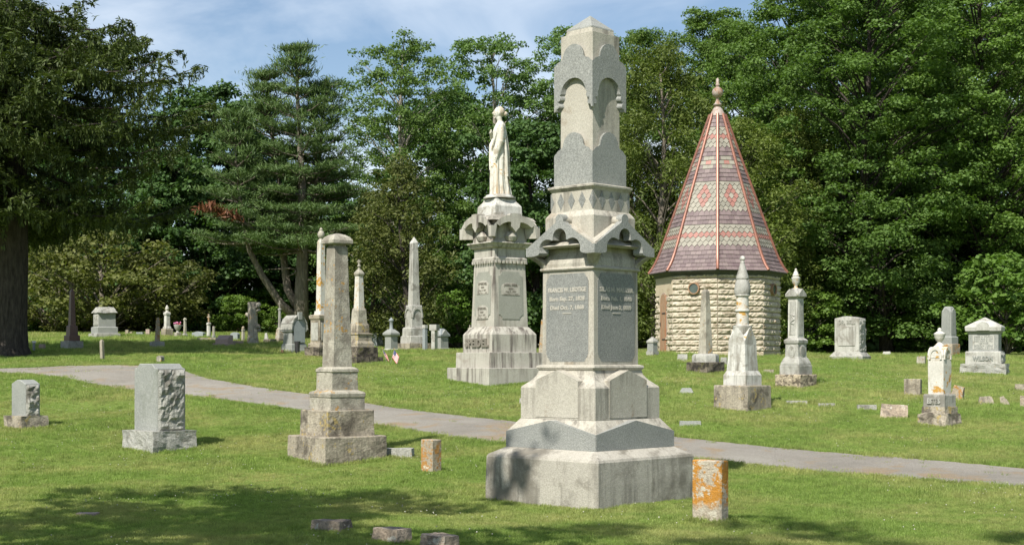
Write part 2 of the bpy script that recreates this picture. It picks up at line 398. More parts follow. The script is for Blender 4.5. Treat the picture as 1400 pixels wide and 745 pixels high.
def text_mesh(s, size, ext=.003, width=None, bold=.0):
    c = bpy.data.curves.new('lettering', 'FONT'); c.body = s; c.size = size; c.extrude = ext; c.align_x = 'CENTER'; c.align_y = 'CENTER'; c.offset = bold; c.resolution_u = 2
    o = bpy.data.objects.new('lettering', c); COL.objects.link(o)
    bpy.context.view_layer.update()
    me = bpy.data.meshes.new_from_object(o.evaluated_get(bpy.context.evaluated_depsgraph_get()))
    V = [v.co.copy() for v in me.vertices]; Fc = [tuple(p.vertices) for p in me.polygons]
    bpy.data.objects.remove(o); bpy.data.curves.remove(c); bpy.data.meshes.remove(me)
    if width:
        w = max(v.x for v in V) - min(v.x for v in V); k = width / w
        V = [Vector((v.x * k, v.y, v.z)) for v in V]
    return V, Fc
def inscribe(parent, s, z, size, dist, mat='lettering', side=0, width=None, name='inscription', u=0., ext=.003, bold=.004, tilt=0.):
    V, Fc = text_mesh(s, size, ext, width, bold)
    m = Matrix.Rotation(R(90) * side, 4, 'Z') @ Matrix.Translation((u, -dist, z)) @ Matrix.Rotation(R(90) - tilt, 4, 'X')
    return mk(name, ([m @ v for v in V], Fc), mat, parent)

FRINGE = []
class Mon:
    """one grave marker: sizes are read off the photo as rows (y) and silhouette widths (w) and become metres at its own distance"""
    def __init__(s, name, label, cat, px, py, w=0., rot=-45., D=None, group=None, dy=None):
        p = gp(px, py) if D is None else Vector(((px - 700) / F * D, D, 0))
        s.rot = rot; sc = F / p.y; r = (dy if dy is not None else w / 2) / sc
        s.c = Vector(((px - 700) / F * p.y, p.y + r, 0)); s.c.x = (px - 700) / F * s.c.y
        s.c.z = gz(s.c.x, s.c.y)
        s.s = F / s.c.y; s.ca, s.sa = abs(math.cos(R(rot))), abs(math.sin(R(rot)))
        s.o = thing(name, label, cat, s.c, R(rot), group)
        if s.c.y < 46: FRINGE.append((s.c.x, s.c.y, R(rot), s.hw(w)))
    def z(s, y, w=0.):
        dep = s.c.y - w / 2 / s.s * .95
        return EYE + (HOR - y) * dep / F - s.c.z
    def hw(s, w): return w / 2 / s.s / (s.ca + s.sa)
    def wl(s, w): return w / 2 / s.s / max(s.ca, .05)
    def wr(s, w): return w / 2 / s.s / max(s.sa, .05)
    def sq(s, name, secs, mat, ground=False, c=.01, parent=None, rough=0., smooth=False):
        q = [(s.z(y, w), s.hw(w)) for y, w in secs]
        if ground: q = [(-.18, q[0][1])] + [(max(z, -.1) if i == 0 else z, h) for i, (z, h) in enumerate(q)]
        vf = ring_loft([sq_ring(z, h, h, c) for z, h in q])
        if rough:
            bm = bmesh.new(); vs = [bm.verts.new(v) for v in vf[0]]
            for f in vf[1]: bm.faces.new([vs[i] for i in f])
            bmesh.ops.subdivide_edges(bm, edges=[e for e in bm.edges if e.calc_length() > .06], cuts=5, use_grid_fill=True)
            for v in bm.verts: v.co += mnoise.noise_vector(v.co * 5 + s.c) * rough + mnoise.noise_vector(v.co * 13 + s.c) * rough * .5
            vf = bm
        o = mk(name, vf, mat, parent or s.o)
        return smooth_by_angle(o, 35) if smooth else o
    def bx(s, name, secs, mat, ground=False, c=.01, parent=None):
        q = [(s.z(y, (a + b)), s.wl(a), s.wr(b)) for y, a, b in secs]
        if ground: q = [(-.18, q[0][1], q[0][2])] + [(max(z, -.1) if i == 0 else z, h, k) for i, (z, h, k) in enumerate(q)]
        return mk(name, ring_loft([sq_ring(z, h, k, c) for z, h, k in q]), mat, parent or s.o)
    def rd(s, name, secs, mat, n=18, parent=None):
        return smooth_by_angle(mk(name, lathe([(s.z(y), w / 2 / s.s) for y, w in secs], n), mat, parent or s.o), 38)
# ------------------------------------------------------------------ ground and road
def build_ground():
    xs = np.concatenate([np.array([-900, -400, -200, -120, -80]), np.arange(-60, 60.1, 1.0), np.array([80, 120, 200, 400, 900])])
    ys = np.concatenate([np.array([-300, -120, -60, -40]), np.arange(-30, 8, 2.0), np.arange(8, 100, .8), np.array([105, 115, 130, 160, 220, 350, 600, 1100])])
    X, Y = np.meshgrid(xs, ys); Z = gz_arr(X, Y); nx, ny = len(xs), len(ys)
    V = np.stack([X.ravel(), Y.ravel(), Z.ravel()], 1)
    Fc = [(j * nx + i, j * nx + i + 1, (j + 1) * nx + i + 1, (j + 1) * nx + i) for j in range(ny - 1) for i in range(nx - 1)]
    o = mk('ground', (V.tolist(), Fc), 'lawn', smooth=True); tag(o, 'mown green cemetery lawn rising gently toward the trees', None, kind='structure')
build_ground()
ROAD_FAR = [(1750, 672), (1400, 641), (1200, 624), (1000, 606), (800, 587), (650, 571), (535, 557), (435, 541), (350, 529), (290, 519), (255, 508), (215, 501), (150, 499.5), (90, 500.5), (40, 503), (-20, 505), (-140, 505)]
ROAD_NEAR = [(1750, 703), (1400, 668), (1200, 652), (1000, 633), (800, 617), (650, 603), (535, 585), (435, 567), (350, 554), (290, 546), (235, 540), (180, 535), (120, 525), (80, 517), (40, 512), (-20, 509.5), (-140, 509)]
def _edge(pts):
    P = [gp(*p) for p in pts]; out = []
    for a, b in zip(P[:-1], P[1:]):
        n = max(2, int((b - a).length / .35))
        out += [a.lerp(b, i / n) for i in range(n)]
    return np.array([(p.x, p.y) for p in out + [P[-1]]])
def _resample(E, n):
    d = np.concatenate([[0], np.cumsum(np.hypot(*np.diff(E, axis=0).T))]); t = np.linspace(0, d[-1], n)
    return np.stack([np.interp(t, d, E[:, 0]), np.interp(t, d, E[:, 1])], 1)
EF, EN = _edge(ROAD_FAR), _edge(ROAD_NEAR)
def build_road():
    n, m = 200, 8
    a, b = _resample(EF, n), _resample(EN, n)
    V, Fc = [], []
    for i in range(n):
        wob = [.10 * mnoise.noise(Vector((i * .35, s, 0))) + .05 * mnoise.noise(Vector((i * 1.1, s, 3))) for s in (0, 9)]
        d = b[i] - a[i]; L = max(.3, np.hypot(*d)); u = d / L
        p0, p1 = a[i] + u * wob[0], b[i] + u * wob[1]
        for j in range(m + 1):
            t = j / m; q = p0 + (p1 - p0) * t
            V.append((q[0], q[1], gz(*q) + .012 + .025 * math.sin(math.pi * t)))
    for i in range(n - 1):
        for j in range(m): Fc.append((i * (m + 1) + j, i * (m + 1) + j + 1, (i + 1) * (m + 1) + j + 1, (i + 1) * (m + 1) + j))
    V2 = np.array(V)
    o = mk('road', (V, [f[::-1] for f in Fc]), 'road_gravel', smooth=True)
    tag(o, 'narrow grey gravel lane with sandy patches curving through the lawn', None, kind='structure')
build_road()
def on_road(x, y, margin=.0):
    P = np.vstack([EF, EN[::-1]]); inside = np.zeros(x.shape, bool); n = len(P); j = n - 1
    for i in range(n):
        xi, yi, xj, yj = P[i, 0], P[i, 1], P[j, 0], P[j, 1]
        c = ((yi > y) != (yj > y)) & (x < (xj - xi) * (y - yi) / (yj - yi + 1e-12) + xi)
        inside ^= c; j = i
    return inside
# ------------------------------------------------------------------ the tall two-tone granite monument in front
def main_monument():
    c = Vector((.945, 17.2, 0)); c.z = gz(c.x, c.y)
    o = thing('granite_monument', 'tallest pale granite monument with gabled capital and lettered grey panels in the foreground', 'monument', c, R(-44.5))
    def sq(name, secs, mat, ch=.012): return mk(name, ring_loft([sq_ring(z, h, h, ch) for z, h in secs]), mat, o)
    sq('base', [(-.12, .905), (.25, .903), (.515, .895), (.545, .88), (.632, .725), (.633, .70)], 'stained_granite', .02)
    sq('lower_tier', [(.629, .718), (.82, .718), (.975, .60)], 'cream_granite')
    for k in range(4):
        mk('lower_gablet', plate([(-.716, .634), (.716, .634), (.716, .822), (0, .968), (-.716, .822)], .722, .6, False, k), 'gray_granite', o)
    sq('middle_tier', [(.978, .598), (1.345, .598), (1.36, .59), (1.40, .545), (1.44, .50), (1.50, .458), (1.57, .44)], 'cream_granite')
    for k in range(4):
        mk('middle_gablet', plate([(-.34, 1.0), (.34, 1.0), (.34, 1.43), (.30, 1.452), (0, 1.556), (-.30, 1.452), (-.34, 1.43)], .603, .22, False, k), 'cream_granite', o)
    sq('lower_moulding', [(1.545, .42), (1.56, .455), (1.585, .468), (1.607, .462), (1.618, .425)], 'cream_granite')
    die = sq('die', [(1.61, .415), (2.75, .408)], 'cream_granite')
    # recessed-corner grey panels with raised lettering
    w, z0, z1, q = .337, 1.655, 2.70, .07
    half = []
    pan = [(w - q, z1)] + [(w - q + .018, z1 - .012)] + [(w - q * math.cos(R(a)) * .75, z1 - q * math.sin(R(a)) * .75 - .005) for a in (20, 45, 70)] + [(w - .012, z1 - q - .01), (w, z1 - q - .02)]
    low = [(u, z0 + z1 - z) for u, z in reversed(pan)]
    outl = [(0, z1)] + pan + low + [(0, z0)]
    outl = mirror(outl)
    for k in range(4):
        mk('lettered_panel', plate(outl, .4165, .03, False, k), 'panel_granite', o)
    for k, lines in ((0, ('FRANCIS W. LISOTIGE', 'Born Sep. 27, 1828', 'Died Oct. 7, 1868')), (1, ('SILAS H. MAUZER', 'Born Feb. 1, 1840', 'Died June 3, 1889'))):
        for t, z, s, wd in zip(lines, (2.505, 2.40, 2.295), (.072, .066, .066), (.61, .56, .54)):
            inscribe(o, t, z, s, .4185, side=k, width=wd, bold=.003)
        m = Matrix.Rotation(R(90) * k, 4, 'Z'); mk('rule', xf(box(0, -.4185, 2.228, .07, .0035, .006, .001), m), 'lettering', o)
    sq('neck_moulding', [(2.735, .41), (2.742, .43), (2.757, .437), (2.772, .43), (2.78, .41)], 'cream_granite')
    sq('capital_core', [(2.76, .408), (2.82, .41), (2.88, .395), (2.95, .355), (3.30, .345)], 'cream_granite')
    for sx in (-1, 1):
        for sy in (-1, 1):
            rings = []
            for z, cc, h in ((2.775, .385, .04), (2.81, .392, .045), (2.85, .415, .055), (2.89, .452, .062), (2.914, .482, .066), (2.93, .482, .066)):
                rings.append(sq_ring(z, h, h, .012, sx * cc, sy * cc))
            mk('corner_bracket', ring_loft(rings), 'cream_granite', o)
    half = arc(0, 3.335, .062, 90, -20, 7) + [(.07, 3.295), (.505, 3.035), (.512, 3.025), (.55, 3.02), (.55, 2.916), (.42, 2.916), (.345, 2.93)] \
        + arc(.205, 2.985, .125, -15, 100, 7) + [(.145, 3.098), (.118, 3.09)] + arc(0, 3.12, .108, -12, 90, 7)
    for k in range(4):
        mk('gable_panel', plate(mirror(half), .55, .10, True, k), 'gray_granite', o)
    for k in range(2):
        m = Matrix.Rotation(R(90) * k, 4, 'Z')
        chev = [(-.52, 3.025), (-.475, 3.0), (0, 3.255), (.475, 3.0), (.52, 3.025), (0, 3.318)]
        prism = ([(u, y, z) for y in (-.5, .5) for u, z in chev], [(0, 1, 2, 5), (5, 2, 3, 4), (11, 8, 7, 6), (10, 9, 8, 11)] + [(i, (i + 1) % 6, (i + 1) % 6 + 6, i + 6) for i in range(6)])
        mk('gable_roof', xf(prism, m), 'cream_granite', o)
        smooth_by_angle(mk('ridge_roll', xf(tube([(0, -.545, 3.325), (0, .545, 3.325)], .055, 14), m), 'cream_granite', o))
    sq('upper_block', [(3.05, .385), (3.375, .388), (3.395, .378), (3.44, .345), (3.445, .335)], 'cream_granite')
    sq('diamond_band', [(3.44, .338), (3.70, .334)], 'cream_granite')
    for k in range(4):
        for u in (-.17, 0, .17):
            mk('diamond', plate([(u - .056, 3.568), (u, 3.466), (u + .056, 3.568), (u, 3.67)], .3405, .02, False, k), 'panel_granite', o)
        for s in (-1, 1):
            mk('half_diamond', plate([(s * .334, 3.466), (s * .334, 3.67), (s * .278, 3.568)], .3403, .02, False, k), 'panel_granite', o)
    sq('upper_moulding', [(3.68, .332), (3.70, .345), (3.725, .368), (3.745, .370), (3.762, .318)], 'cream_granite')
    sq('shaft', [(3.76, .258), (5.57, .254), (5.572, .25)], 'cream_granite')
    half = arc(0, 4.225, .165, 90, 5, 9) + [(.175, 4.222), (.2, 4.205), (.245, 4.19), (.27, 4.165), (.308, 4.135), (.308, 3.765)]
    for k in range(4): mk('shield_panel', plate(mirror(half), .308, .06, True, k), 'gray_granite', o)
    half = arc(0, 5.275, .168, 90, 5, 9) + [(.18, 5.275), (.205, 5.262), (.25, 5.25), (.275, 5.225), (.308, 5.205), (.308, 4.66), (.29, 4.665), (.275, 4.69)] \
        + arc(.258, 4.728, .03, -60, -250, 6) + [(.252, 4.782)] + arc(.242, 4.818, .036, -90, -230, 6) + [(.205, 4.862)] + arc(0, 4.85, .2, 6, 90, 10, .19)
    for k in range(4): mk('hood_panel', plate(mirror(half), .308, .056, True, k), 'gray_granite', o)
    sq('cap_step', [(5.565, .252), (5.585, .212), (5.635, .205), (5.64, .195)], 'cream_granite')
    sq('cap', [(5.637, .205), (5.655, .2), (5.83, .004)], 'tablet_granite', .003)
main_monument()

# ------------------------------------------------------------------ monument with the standing figure
def figure_monument():
    M = Mon('pedestal_monument', 'pale granite pedestal monument with arched capital carrying a standing white figure', 'monument', 683, 528.5, 146, rot=-56, dy=73)
    o = M.o
    M.sq('base', [(528, 146), (503.5, 146), (503, 143)], 'buff_granite', True, .02)
    M.sq('lower_step', [(503.5, 121), (482, 120), (481.5, 117)], 'buff_granite')
    M.sq('plinth', [(481.8, 101), (457, 101), (455, 98), (447, 82), (446.5, 79)], 'buff_granite')
    M.sq('die', [(447, 78), (357, 70)], 'buff_granite')
    zt = lambda y: M.z(y, 60)
    def dist(y): return M.hw(70 + (y - 357) / 90 * 8)
    # grey panels follow the batter of the die
    z0, z1 = zt(436), zt(371); za, zb = zt(447), zt(357)
    def put(bm, mat, parent, side, lift):
        bat = (dist(447) - dist(357)) / (zb - za); m = Matrix.Rotation(R(90) * side, 4, 'Z'); mi = m.inverted()
        for v in bm.verts:
            p = mi @ v.co; p.y += -(dist(447)) + (p.z - za) * bat - lift; v.co = m @ p
        return mk('face_panel' if mat == 'buff_panel' else 'name_plate', bm, mat, parent)
    w = dist(400) * .74; q = .1
    outl = mirror([(0, z1), (w - q, z1), (w - q, z1 - .035), (w - .035, z1 - q), (w, z1 - q), (w, z0 + q), (w - .035, z0 + q), (w - q, z0 + .035), (w - q, z0), (0, z0)])
    for k in range(4):
        pnl = put(plate(outl, .012, .03, False, k), 'buff_panel', o, k, .0)
        for yy in ((386, 420) if k in (0, 2) else (391,)):
            h = .21 if k in (0, 2) else .19; ww = w * .74; zc = zt(yy + (9 if k in (0, 2) else 6))
            pl = mirror([(0, zc + h * 1.0), (ww * .5, zc + h * .93), (ww * .86, zc + h * .72), (ww, zc + h * .55), (ww, zc - h * .55), (0, zc - h * .55)])
            p = put(plate(pl, .02, .03, False, k), 'buff_granite', o, k, 0)
            d = dist(447) - (zc - za) * (dist(447) - dist(357)) / (zb - za)
            for tx, dz, sz, wd in (('SPEIDEL' if k in (0, 2) else 'JACOB L. SPEIDEL', .13, .075, 1.5), ('BORN', .045, .06, .5), ('Aug. 5, 1834', -.025, .06, 1.2), ('Died Nov. 1, 1893', -.09, .06, 1.6)):
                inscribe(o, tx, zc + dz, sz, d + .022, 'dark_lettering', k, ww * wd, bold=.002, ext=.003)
    inscribe(o, 'SPEIDEL', zt(469) , .26, M.hw(101) + .012, 'dark_lettering', 0, M.hw(101) * 1.6, name='raised_letters', ext=.022, bold=.012)  # dark colour stands in for the shade outlining the raised letters
    M.sq('necking', [(358, 71), (356.5, 75), (352.5, 76), (351, 72)], 'buff_granite')
    z = M.z(354, 76); h = M.hw(76)
    for k in range(4):
        m = Matrix.Rotation(R(90) * k, 4, 'Z')
        for i in range(9): mk('dentil', xf(box(-h * .88 + i * h * .22, -h - .004, M.z(357.5, 76), .03, .02, .035, .004), m), 'buff_granite', o)
    M.sq('frieze', [(351.5, 70), (338, 70)], 'buff_granite')
    M.sq('cornice', [(339, 72), (337, 80), (334, 84), (331, 91), (329.5, 90)], 'buff_granite')
    M.sq('capital_core', [(331, 74), (296, 72)], 'buff_granite')
    e0, e1, top = M.z(323, 108), M.z(308, 108), M.z(294, 80); W = M.hw(110)
    half = [(0, top + .05), (.15, top + .04), (.16, top), (W * .36, top - .015), (W * .56, top - .06), (W * .74, top - .15), (W * .86, e1 + .03), (W * .88, e1), (W, e1), (W, e0), (W * .84, e0)] \
        + [(W * .83, e0 + .07), (W * .76, e1 + .04), (W * .66, top - .27), (W * .5, top - .2), (W * .32, top - .16), (.13, top - .16), (.115, top - .27), (.05, top - .33), (.0, top - .39)]
    for k in range(4): mk('arched_hood', plate(mirror(half), W, .2, True, k), 'buff_granite', o)
    for k in range(4):      # carved boss under each arch
        m = Matrix.Rotation(R(90) * k, 4, 'Z')
        smooth_by_angle(mk('carved_boss', xf(([(x * 1.3, y, zz) for x, y, zz in lathe([(-.14, .02), (-.1, .1), (0, .14), (.1, .1), (.14, .02)], 12)[0]], lathe([(-.14, .02), (-.1, .1), (0, .14), (.1, .1), (.14, .02)], 12)[1]), m @ Matrix.Translation((0, -W + .2, M.z(322, 90)))), 'buff_granite', o))
    M.sq('capital_top', [(300, 100), (296, 92), (293.5, 66), (293, 60)], 'stained_granite')
    M.sq('statue_plinth', [(294, 62), (281, 61), (279.5, 59), (274, 46), (271, 44)], 'marble')
    M.rd('statue_foot', [(272, 44), (270.5, 44), (269, 38), (267.5, 37), (267, 34)], 'marble', 24)
    return M
FM = figure_monument()

def statue():
    M = FM; base = M.z(267.2)
    loc = Vector((M.c.x + .12 / 1.0 * 0, M.c.y, M.c.z + base))
    o = thing('statue', 'weathered white statue of a robed woman standing with hand to breast', 'statue', loc, R(-82))
    H = (267.2 - 146) / M.s * 1.0
    k = H / 1.78
    # body faces local -Y; built of closed forms fused into one skin
    bm = bmesh.new()
    def add(vf):
        vs = [bm.verts.new(Vector(v)) for v in vf[0]]
        for f in vf[1]:
            try: bm.faces.new([vs[i] for i in f])
            except ValueError: pass
    # robe: fluted ellipses (z, rx, ry, cx, cy, fold depth)
    prof = [(0, .235, .245, 0, .02, .022), (.05, .225, .235, 0, .02, .024), (.3, .20, .205, 0, .0, .024), (.55, .19, .19, .0, -.01, .02), (.75, .195, .185, .0, -.01, .014), (.92, .185, .165, 0, 0, .010), (1.05, .16, .135, 0, .0, .006), (1.17, .17, .145, 0, -.005, .005), (1.28, .185, .15, 0, -.005, .004), (1.38, .19, .125, 0, .01, .002), (1.445, .13, .09, 0, .015, 0), (1.475, .06, .06, 0, .01, 0)]
    n = 72
    add(ring_loft([[(cx + (rx + fd * (math.sin(11 * t + z * 2) + .6 * math.sin(17 * t - z))) * math.cos(t), cy + (ry + fd * (math.sin(11 * t + z * 2) + .6 * math.sin(17 * t - z))) * math.sin(t), z) for t in (2 * math.pi * j / n for j in range(n))] for z, rx, ry, cx, cy, fd in prof]))
    add(tube([(0, .012, 1.44), (0, 0, 1.5), (0, -.015, 1.56)], [.062, .054, .06], 14))           # neck
    hd = bmesh.new(); bmesh.ops.create_uvsphere(hd, u_segments=24, v_segments=16, radius=1)
    for v in hd.verts:
        x, y, z = v.co; jaw = 1 - .28 * max(0, -z) ** 1.3
        v.co = Vector((x * .078 * jaw, y * .098 * (1 - .1 * max(0, -z)) - .02, z * .122 + 1.645))
    add(([v.co.copy() for v in hd.verts], [tuple(l.index for l in f.verts) for f in hd.faces])); hd.free()
    add(tube([(0, -.112, 1.675), (0, -.142, 1.635), (0, -.115, 1.622)], [.010, .019, .012], 8))    # nose
    add(tube([(-.022, -.112, 1.597), (.022, -.112, 1.597)], [.010, .010], 8))                      # lips
    add(tube([(0, -.09, 1.55), (0, -.108, 1.555)], [.03, .014], 8))                              # chin
    for s in (-1, 1):
        add(tube([(s * .03, -.096, 1.662), (s * .045, -.09, 1.662)], [.012, .010], 8))             # eyes
        add(tube([(s * .02, -.112, 1.688), (s * .058, -.092, 1.686)], [.008, .007], 8))            # brows
        add(tube([(s * .076, -.015, 1.67), (s * .08, -.01, 1.615)], [.013, .009], 8))              # ears
    # arm laid across the breast
    add(tube([(.175, .0, 1.37), (.225, -.02, 1.22), (.215, -.06, 1.10)], [.068, .06, .052], 12))
    add(tube([(.215, -.06, 1.09), (.15, -.16, 1.15), (.06, -.19, 1.225)], [.052, .042, .03], 12))
    add(tube([(.06, -.19, 1.225), (.02, -.2, 1.25), (-.01, -.2, 1.265)], [.03, .036, .026], 10))
    for f in range(4): add(tube([(-.0, -.197 - .004 * f, 1.245 + f * .016), (-.035, -.197, 1.255 + f * .018), (-.058, -.188, 1.25 + f * .018)], [.011, .010, .008], 6))
    add(tube([(.03, -.205, 1.262), (.012, -.215, 1.295), (.0, -.205, 1.318)], [.012, .011, .008], 6))
    # arm hanging down with a wide sleeve, hand at the thigh
    add(tube([(-.17, .01, 1.38), (-.225, .015, 1.2), (-.235, .0, 1.05)], [.07, .068, .066], 12))
    add(tube([(-.235, .0, 1.06), (-.225, -.05, .9), (-.21, -.075, .80)], [.072, .05, .034], 12))
    add(tube([(-.21, -.075, .81), (-.205, -.09, .755), (-.2, -.095, .72)], [.03, .036, .03], 10))
    for f in range(4): add(tube([(-.225 + f * .018, -.095, .73), (-.222 + f * .018, -.108, .675), (-.218 + f * .017, -.1, .635 + (.012 if f in (0, 3) else 0))], [.011, .010, .008], 6))
    add(tube([(-.185, -.1, .765), (-.172, -.122, .73), (-.172, -.125, .70)], [.012, .011, .008], 6))
    # mantle from shoulder to knee: rolled folds
    for a, b, c, r in (((.18, -.02, 1.40), (.02, -.185, 1.0), (-.12, -.2, .55), .032), ((.15, .04, 1.42), (.09, -.2, 1.02), (-.02, -.225, .5), .028), ((-.14, .05, 1.42), (-.2, .12, .9), (-.19, .16, .35), .035), ((-.05, .1, 1.42), (-.1, .18, .9), (-.1, .215, .3), .035), ((.08, .1, 1.4), (.06, .18, .9), (.05, .22, .3), .03), ((-.17, -.05, 1.38), (-.1, -.17, 1.0), (.12, -.2, .62), .026)):
        P = [Vector(a).lerp(Vector(b), t) if t < 1 else Vector(b).lerp(Vector(c), t - 1) for t in (0, .5, 1, 1.5, 2)]
        add(tube(P, [r * .7, r, r, r, r * .6], 8))
    for v in bm.verts:
        q = .88 if v.co.z < 1.46 else 1.; v.co = Vector((-v.co.x * k * q, v.co.y * k * q, v.co.z * k))
    me = bpy.data.meshes.new('body'); bmesh.ops.recalc_face_normals(bm, faces=bm.faces[:]); bm.to_mesh(me); bm.free()
    tmp = bpy.data.objects.new('body', me); COL.objects.link(tmp)
    rm = tmp.modifiers.new('remesh', 'REMESH'); rm.mode = 'VOXEL'; rm.voxel_size = .0095 * k
    sm_ = tmp.modifiers.new('smooth', 'SMOOTH'); sm_.factor = .5; sm_.iterations = 2
    bpy.context.view_layer.update()
    me2 = bpy.data.meshes.new_from_object(tmp.evaluated_get(bpy.context.evaluated_depsgraph_get()))
    bpy.data.objects.remove(tmp); me2.name = 'body'
    me2.materials.clear(); me2.materials.append(MAT['statue_marble']); me2.polygons.foreach_set('use_smooth', [True] * len(me2.polygons))
    body = bpy.data.objects.new('body', me2); COL.objects.link(body); body.parent = o
    # hair: waved cap, knot at the nape, wreath
    hv = []
    hb = bmesh.new(); bmesh.ops.create_uvsphere(hb, u_segments=26, v_segments=16, radius=1)
    for v in hb.verts:
        x, y, z = v.co; wv = 1 + .05 * math.sin(14 * z + 3 * math.atan2(x, y))
        v.co = Vector((x * .086 * wv, y * .100 * wv + .006, z * .106 * wv + 1.672))
    bmesh.ops.delete(hb, geom=[v for v in hb.verts if (v.co.y < -.05 and v.co.z < 1.735) or v.co.z < 1.59], context='VERTS')
    bmesh.ops.create_icosphere(hb, subdivisions=2, radius=.05, matrix=Matrix.Translation((0, .115, 1.635)))
    ringp = [] and [(.095 * math.cos(t), .105 * math.sin(t) + .0, 1.70 + .035 * -math.sin(t)) for t in [2 * math.pi * i / 24 for i in range(25)]]
    tv = ([], []) if not ringp else tube(ringp, [.016 + .006 * (i % 2) for i in range(25)], 7); vs = [hb.verts.new(v) for v in tv[0]]
    for f in tv[1]:
        try: hb.faces.new([vs[i] for i in f])
        except ValueError: pass
    for v in hb.verts: v.co *= k
    mk('hair', hb, 'statue_marble', o, True)
stone('statue_marble', (.50, .485, .43), (.58, .565, .50), .08, 40, stain=((.33, .29, .22), .57, 5), streak=((.30, .18, .06), .85), lichen=((.42, .25, .07), .64, 4), bump=.3)
statue()
# ------------------------------------------------------------------ octagonal chapel with patterned slate spire
def chapel():
    D = 47.0; c = Vector(((981 - 700) / F * D, D, 0)); c.z = gz(c.x, c.y) - .0
    s = F / D; th0 = -math.pi / 2 - math.atan2(c.x, c.y)      # a corner looks at the viewer
    o = thing('chapel', 'small octagonal stone chapel with patterned slate spire and copper ribs', 'building', c, 0)
    RW, HWALL = 83.5 / s, EYE + (HOR - 377) * D / F - c.z
    ang = [th0 + k * math.pi / 4 for k in range(8)]           # corner angles
    ring = lambda r, z: [(r * math.cos(a), r * math.sin(a), z) for a in ang]
    wall = mk('wall', ring_loft([ring(RW - .07, -.3), ring(RW - .07, HWALL)]), 'mortar', o)
    plinth = mk('plinth', ring_loft([ring(RW + .03, -.3), ring(RW + .03, .02), ring(RW, .05)]), 'chapel_ashlar', o)
    rnd = random.Random(3); ncourse = 14; ch = (HWALL - .05) / ncourse
    def face_mat(k):
        a = ang[k] + math.pi / 8; ap = RW * math.cos(math.pi / 8)
        n = Vector((math.cos(a), math.sin(a), 0)); t = Vector((math.sin(a), -math.cos(a), 0))
        return Matrix(((t.x, n.x, 0, n.x * ap), (t.y, n.y, 0, n.y * ap), (0, 0, 1, 0), (0, 0, 0, 1)))   # local x along the face, y outwards, z up
    FW = 2 * RW * math.sin(math.pi / 8)
    def stone_vf(w, h, seed, amp=.056):
        nu, nv = max(3, int(w / .075)), 4; V, Fc = [], []
        for j in range(nv + 1):
            for i in range(nu + 1):
                a, b = i / nu, j / nv; k = (.8 if i in (0, nu) else 1) * (1 if 0 < j < nv else .12)
                V.append(((a - .5) * w, -.065 + amp * k * (.55 + 1.25 * abs(mnoise.noise(Vector((a * w * 11 + seed * 5, b * 3.6, seed)))) + .5 * mnoise.noise(Vector((a * w * 27, b * 7, seed)))) + (.06 if True else 0), (b - .5) * h))
        m = nu + 1
        Fc = [(j * m + i + 1, j * m + i, (j + 1) * m + i, (j + 1) * m + i + 1) for j in range(nv) for i in range(nu)]
        br = list(range(m)) + [j * m + nu for j in range(1, nv + 1)] + [nv * m + i for i in range(nu - 1, -1, -1)] + [j * m for j in range(nv - 1, 0, -1)]
        q = len(V); V += [(V[i][0], -.1, V[i][2]) for i in br]; kk = len(br)
        Fc += [(br[i], br[(i + 1) % kk], q + (i + 1) % kk, q + i) for i in range(kk)]
        return V, Fc
    pool = {}
    rest = []
    DOOR = 6        # the face left of the two front ones carries the door
    for k in range(8):
        fm = face_mat(k); vis = k in (0, 1, 6, 7)
        for r in range(ncourse):
            x = -FW / 2 + .005; z = .05 + ch * (r + .5)
            off = rnd.random() * .2
            while x < FW / 2 - .02:
                w = min(rnd.choice((.32, .42, .5, .6, .72)) - (off if x < -FW / 2 + .01 else 0), FW / 2 - .005 - x)
                if FW / 2 - (x + w) < .12: w = FW / 2 - .005 - x
                cx = x + w / 2; x += w
                if k == DOOR and z > HWALL * .73 and True: continue
                if k == DOOR and abs(cx) < .40: continue
                wq = round(w * 10) / 10 if w > .15 else w
                key = (round(wq, 2), rnd.randrange(5))
                if vis:
                    if key not in pool:
                        me = bpy.data.meshes.new('wall_stone'); V, Fc = stone_vf(key[0], ch * .95, key[1] * 3.3 + key[0] * 9); me.from_pydata(V, [], Fc); me.materials.append(MAT['chapel_stone']); pool[key] = me
                    so = bpy.data.objects.new('wall_stone', pool[key]); COL.objects.link(so); so.parent = wall
                    mm = fm @ Matrix.Translation((cx, rnd.uniform(-.01, .01), z)); so.location = mm.to_translation(); so.rotation_euler = mm.to_euler(); so.scale = (w * .992 / key[0], 1, 1)
                else: rest.append(xf(stone_vf(w * .985, ch * .93, rnd.random() * 50), fm @ Matrix.Translation((cx, 0, z))))
    rs = mk('rear_wall_stones', merge(*rest), 'chapel_stone', wall); rs['kind'] = 'stuff'
    fm = face_mat(DOOR)
    def on(vf): return xf(vf, fm)
    mk('door_surround', on(merge(box(0, -.04, HWALL * .87, FW / 2 - .01, .06, HWALL * .135), box(-.36, -.04, HWALL * .37, .06, .06, HWALL * .37), box(.36, -.04, HWALL * .37, .06, .06, HWALL * .37), box(0, -.05, HWALL * .72, .3, .05, HWALL * .05))), 'chapel_ashlar', wall)
    def door_out(w, top):
        return [(-w, 0), (w, 0)] + arc(0, top - w, w, 0, 180, 12)
    def yplate(pts, y0, y1):
        n = len(pts); V = [(u, y0, z) for u, z in pts] + [(u, y1, z) for u, z in pts]
        return V, [tuple(range(n)), tuple(range(2 * n - 1, n - 1, -1))] + [(i, i + n, (i + 1) % n + n, (i + 1) % n) for i in range(n)]
    HD = 1.93
    mk('door_frame', on(yplate(door_out(.31, HD + .04), .0, .035)), 'zinc', o)
    door = mk('door', on(yplate(door_out(.265, HD), .03, .05)), 'door_wood', o)
